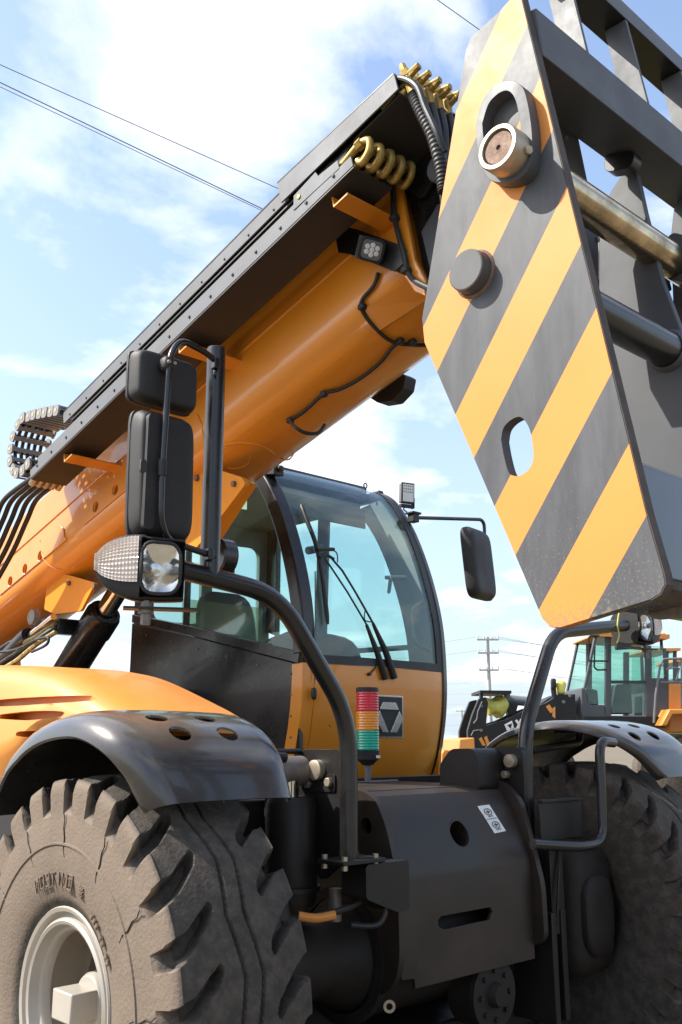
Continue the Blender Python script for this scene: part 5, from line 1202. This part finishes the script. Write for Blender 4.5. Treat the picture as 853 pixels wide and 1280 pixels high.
obj('mirror', b1.poly(rpoly(P3((285, 225), (400, 225), (400, 340), (285, 345)), 2), -.35, -.22), M['plastic'], WL1, bevel=.02)
obj('beacon', b1.poly(P3((684, 195), (735, 195), (735, 225), (684, 225)), .1, .3), M['lamb'], WL1, bevel=.02)
obj('beacon_post', b1.line(P3((710, 225), (715, 330)), .03, .2), M['satin'], WL1)
for pts in (((590, 920), (605, 700), (640, 470), (665, 418), (810, 412)), ((810, 412), (812, 820)), ((640, 600), (810, 600)), ((690, 500), (720, 485), (790, 488), (765, 590))):
    obj('hand_rail', b1.line(P3(*pts), .022, -.25), M['galv'], WL1)
obj('rear_hood', b1.poly(P3((740, 605), (1300, 605), (1300, 1000), (740, 1000)), .0, 1.5), M['yellow2'], WL1, bevel=.04)
obj('rear_fender', b1.poly(P3((618, 945), (685, 815), (1100, 815), (1100, 850), (710, 855), (665, 945)), -.45, .2), M['yellow2'], WL1, bevel=.02)
tc2 = bgp(880, 988, D1); obj('rear_tyre', MB().lathe([(-.28, .6), (-.30, .92), (-.24, 1.02), (.24, 1.02), (.30, .92), (.28, .6)], tc2-_h*.15, _h, 40), M['rubber'], WL1)
# second loader further back, mostly hidden
D2 = 27.0; b2 = BG(D2); O2 = bgp(860, 923, D2); WL2 = emp('wheel_loader', (O2[0], O2[1], 0))
tag(WL2, 'wheel loader with pale yellow roof half hidden behind the nearer loader', 'loader')
obj('cab_roof', b2.poly(rpoly(P3((560, 322), (840, 320), (838, 342), (560, 345)), 1), 0, 2.2), M['yellow2'], WL2, bevel=.03)
obj('cab_wall', b2.poly(P3((600, 600), (815, 600), (815, 900), (600, 900)), .1, 2.0), M['grey'], WL2, bevel=.03)
for x in (600, 735, 800): obj('cab_pillar', b2.poly(P3((x, 342), (x+18, 342), (x+18, 610), (x, 610)), .1, .25), M['grey'], WL2)
obj('cab_window', b2.poly(P3((610, 345), (805, 345), (805, 600), (610, 600)), .16, .18), LG, WL2)
obj('cab_window', b2.poly(P3((610, 345), (805, 345), (805, 600), (610, 600)), 1.9, 1.92), LG, WL2)
obj('rear_hood', b2.poly(P3((815, 640), (1400, 640), (1400, 1000), (815, 1000)), 0, 2), M['yellow2'], WL2, bevel=.04)
for x in (680, 1100):
    tcx = bgp(*k3(x, 1010), D2); obj('tyre', MB().lathe([(-.28, .5), (-.30, .75), (-.24, .83), (.24, .83), (.30, .75), (.28, .5)], np.array([tcx[0], tcx[1], .83])-_h*.1, _h, 32), M['rubber'], WL2)
D3 = 33.0; b3 = BG(D3); O3 = bgp(860, 923, D3); WL3 = emp('wheel_loader', (O3[0], O3[1], 0))
tag(WL3, 'most distant wheel loader with amber roof edge showing past the others', 'loader')
obj('cab_roof', b3.poly(rpoly(P3((800, 404), (1100, 402), (1100, 430), (800, 432)), 1), 0, 2.2), M['yellow2'], WL3, bevel=.03)
obj('cab_wall', b3.poly(P3((812, 560), (1080, 560), (1080, 940), (812, 940)), .1, 2.0), M['grey'], WL3, bevel=.03)
obj('cab_window', b3.poly(P3((815, 432), (1080, 432), (1080, 560), (815, 560)), .16, .18), LG, WL3)
for x in (812, 930, 1065): obj('cab_pillar', b3.poly(P3((x, 430), (x+16, 430), (x+16, 565), (x, 565)), .1, .25), M['grey'], WL3)
# small yellow machine parts far left of the loaders
D4 = 24.0; b4 = BG(D4); O4 = bgp(565, 930, D4); BK4 = emp('loader_bucket', (O4[0], O4[1], 0))
tag(BK4, 'yellow loader bucket lying on the ground behind the cab corner', 'bucket')
obj('bucket_shell', b4.poly(P4((10, 610), (20, 592), (70, 575), (90, 530), (120, 520), (140, 560), (150, 580), (160, 900), (10, 900)), 0, 1.4), M['yellow2'], BK4, bevel=.03)
obj('bucket_lip', b4.poly(P4((0, 900), (0, 880), (170, 880), (170, 900)), -.3, 0), M['bare'], BK4, bevel=.01)

# ---- utility poles and wires
def upole(x, ytop, D, hgt, arms, label):
    top = bgp(x, ytop, D); p = emp('utility_pole', (top[0], top[1], 0)); tag(p, label, 'pole')
    obj('shaft', MB().tube([(top[0], top[1], -.3), (top[0], top[1], top[2])], [.22, .13], 14), M['concrete'], p)
    for (dz, hw) in arms:
        c = np.array([top[0], top[1], top[2]-dz])
        obj('cross_arm', MB().obox(c-_h*.16, RT*hw, _h*.06, ZZ*.07), M['concrete'], p)
        for k in (-1, -.35, .35, 1):
            obj('insulator', MB().lathe([(0, .05), (.1, .08), (.2, .06), (.3, .05)], c-_h*.16+RT*hw*.95*k+ZZ*.07, ZZ, 10), M['white'], p)
    return top
t1 = upole(609.5, 796, 80, 10, ((.25, .9), (1.35, .85), (2.75, .8)), 'tall concrete utility pole with three cross arms behind the loader arm')
t2 = upole(577.5, 887, 190, 9, ((.3, 1.2),), 'distant small utility pole with a single cross arm near the cab edge')
WIREM = mat('cable_grey', (.14, .14, .15), .6)
def wire(a, b, r, sag, label, grp):
    a, b = np.array(a, float), np.array(b, float)
    pts = [a+(b-a)*t-ZZ*sag*4*t*(1-t) for t in np.linspace(0, 1, 25)]
    o = obj('power_line', MB().tube(pts, r, 6), WIREM); tag(o, label, 'cable', grp); return o
for dz, hw, an in ((.0, .8, 'top'), (1.1, .75, 'middle'), (2.5, .7, 'lowest')):
    for k in (-1, .3, 1):
        en = {-1: 'cab side end', .3: 'middle', 1: 'loader side end'}[k]
        p = t1-ZZ*dz+RT*hw*k-_h*.2
        q = bgp(900, 838+dz*9+k*8+(k+1)*9, 120)
        wire(p, q+RT*30, .010, 1.2, 'thin wire leaving the %s of the %s cross arm of the tall pole' % (en, an), 'wires beyond the loader')
    p = t1-ZZ*dz-RT*hw; q = bgp(380, 805+dz*14, 85)
    wire(p, q, .010, .5, 'thin wire from the %s cross arm of the tall pole to behind the cab' % an, 'wires behind the cab')
for i in range(6):
    a = bgp(380, 846+i*9, 150); b = bgp(1000, 790+i*22, 110)
    wire(a, b, .010, 1.5, 'fine distant wire crossing low in the sky beyond the loaders', 'distant low wires')
# overhead cables above the machine
for (x0, y0, x1, y1, r, lb) in ((-60, 54, 380, 250, .012, 'upper of the overhead cables crossing above the raised boom'), (-60, 74, 380, 286, .015, 'thick lower overhead cable passing behind the boom tray'), (-60, 80, 380, 288, .010, 'thin overhead cable twinned with the thick one behind the boom tray')):
    wire(at(x0, y0, 26), at(x1, y1, 30), r, -.0, lb, None)
wire(at(470, -55, 30), at(640, 66, 30), .014, 0, 'single overhead cable passing behind the top of the striped plate', None)
# ---- distant tree line
tl = MB(); rows = []
N_ = 160
for i in range(N_+1):
    x = -500+1900*i/N_; b = bgp(0, 900, 420); p = np.array([CAM[0], CAM[1], 0])+_h*420+RT*(x)
    h_ = 3.5+3*rnd()+2.5*math.sin(i*.37)+2*math.sin(i*.11); rows.append([p-ZZ*.5, p-_h*2+ZZ*h_*.5, p+ZZ*h_*.9, p+_h*3+ZZ*h_, p+_h*8-ZZ*.5])
tl.grid(rows); o = obj('distant_trees', tl, mat('far_foliage', (.07, .085, .05), .9, var=.4, vscale=.3)); tag(o, 'low dark line of distant trees along the horizon', 'trees', kind='stuff')
# ---- grass behind the far wheel
gm = MB()
for i in range(16000):
    c = bgp(700+420*rnd(), 985, 7.6+rnd()**1.2*9) if i % 3 else bgp(800+300*random.gauss(0, 1), 985, 7.4+abs(random.gauss(0, 7)))
    c[2] = 0; hgt = .15+.45*rnd(); a = rnd()*6.28; w_ = .006+.006*rnd(); l = np.array([math.cos(a)*w_, math.sin(a)*w_, 0]); bnd = np.array([rnd()-.5, rnd()-.5, 0])*hgt*.8
    if c[0] < 5.7: continue
    gm.add([c-l, c+l, c+bnd*.4+ZZ*hgt*.6+l*.6, c+bnd+ZZ*hgt, c+bnd*.4+ZZ*hgt*.6-l*.6], [(0, 1, 2, 4), (4, 2, 3)])
o = obj('grass', to_mesh('grass', gm, recalc=False), mat('dry_grass', (.28, .25, .07), .8, var=.35, vscale=2)); tag(o, 'dry yellow green grass growing on the ground behind the far tyre', 'grass', kind='stuff')
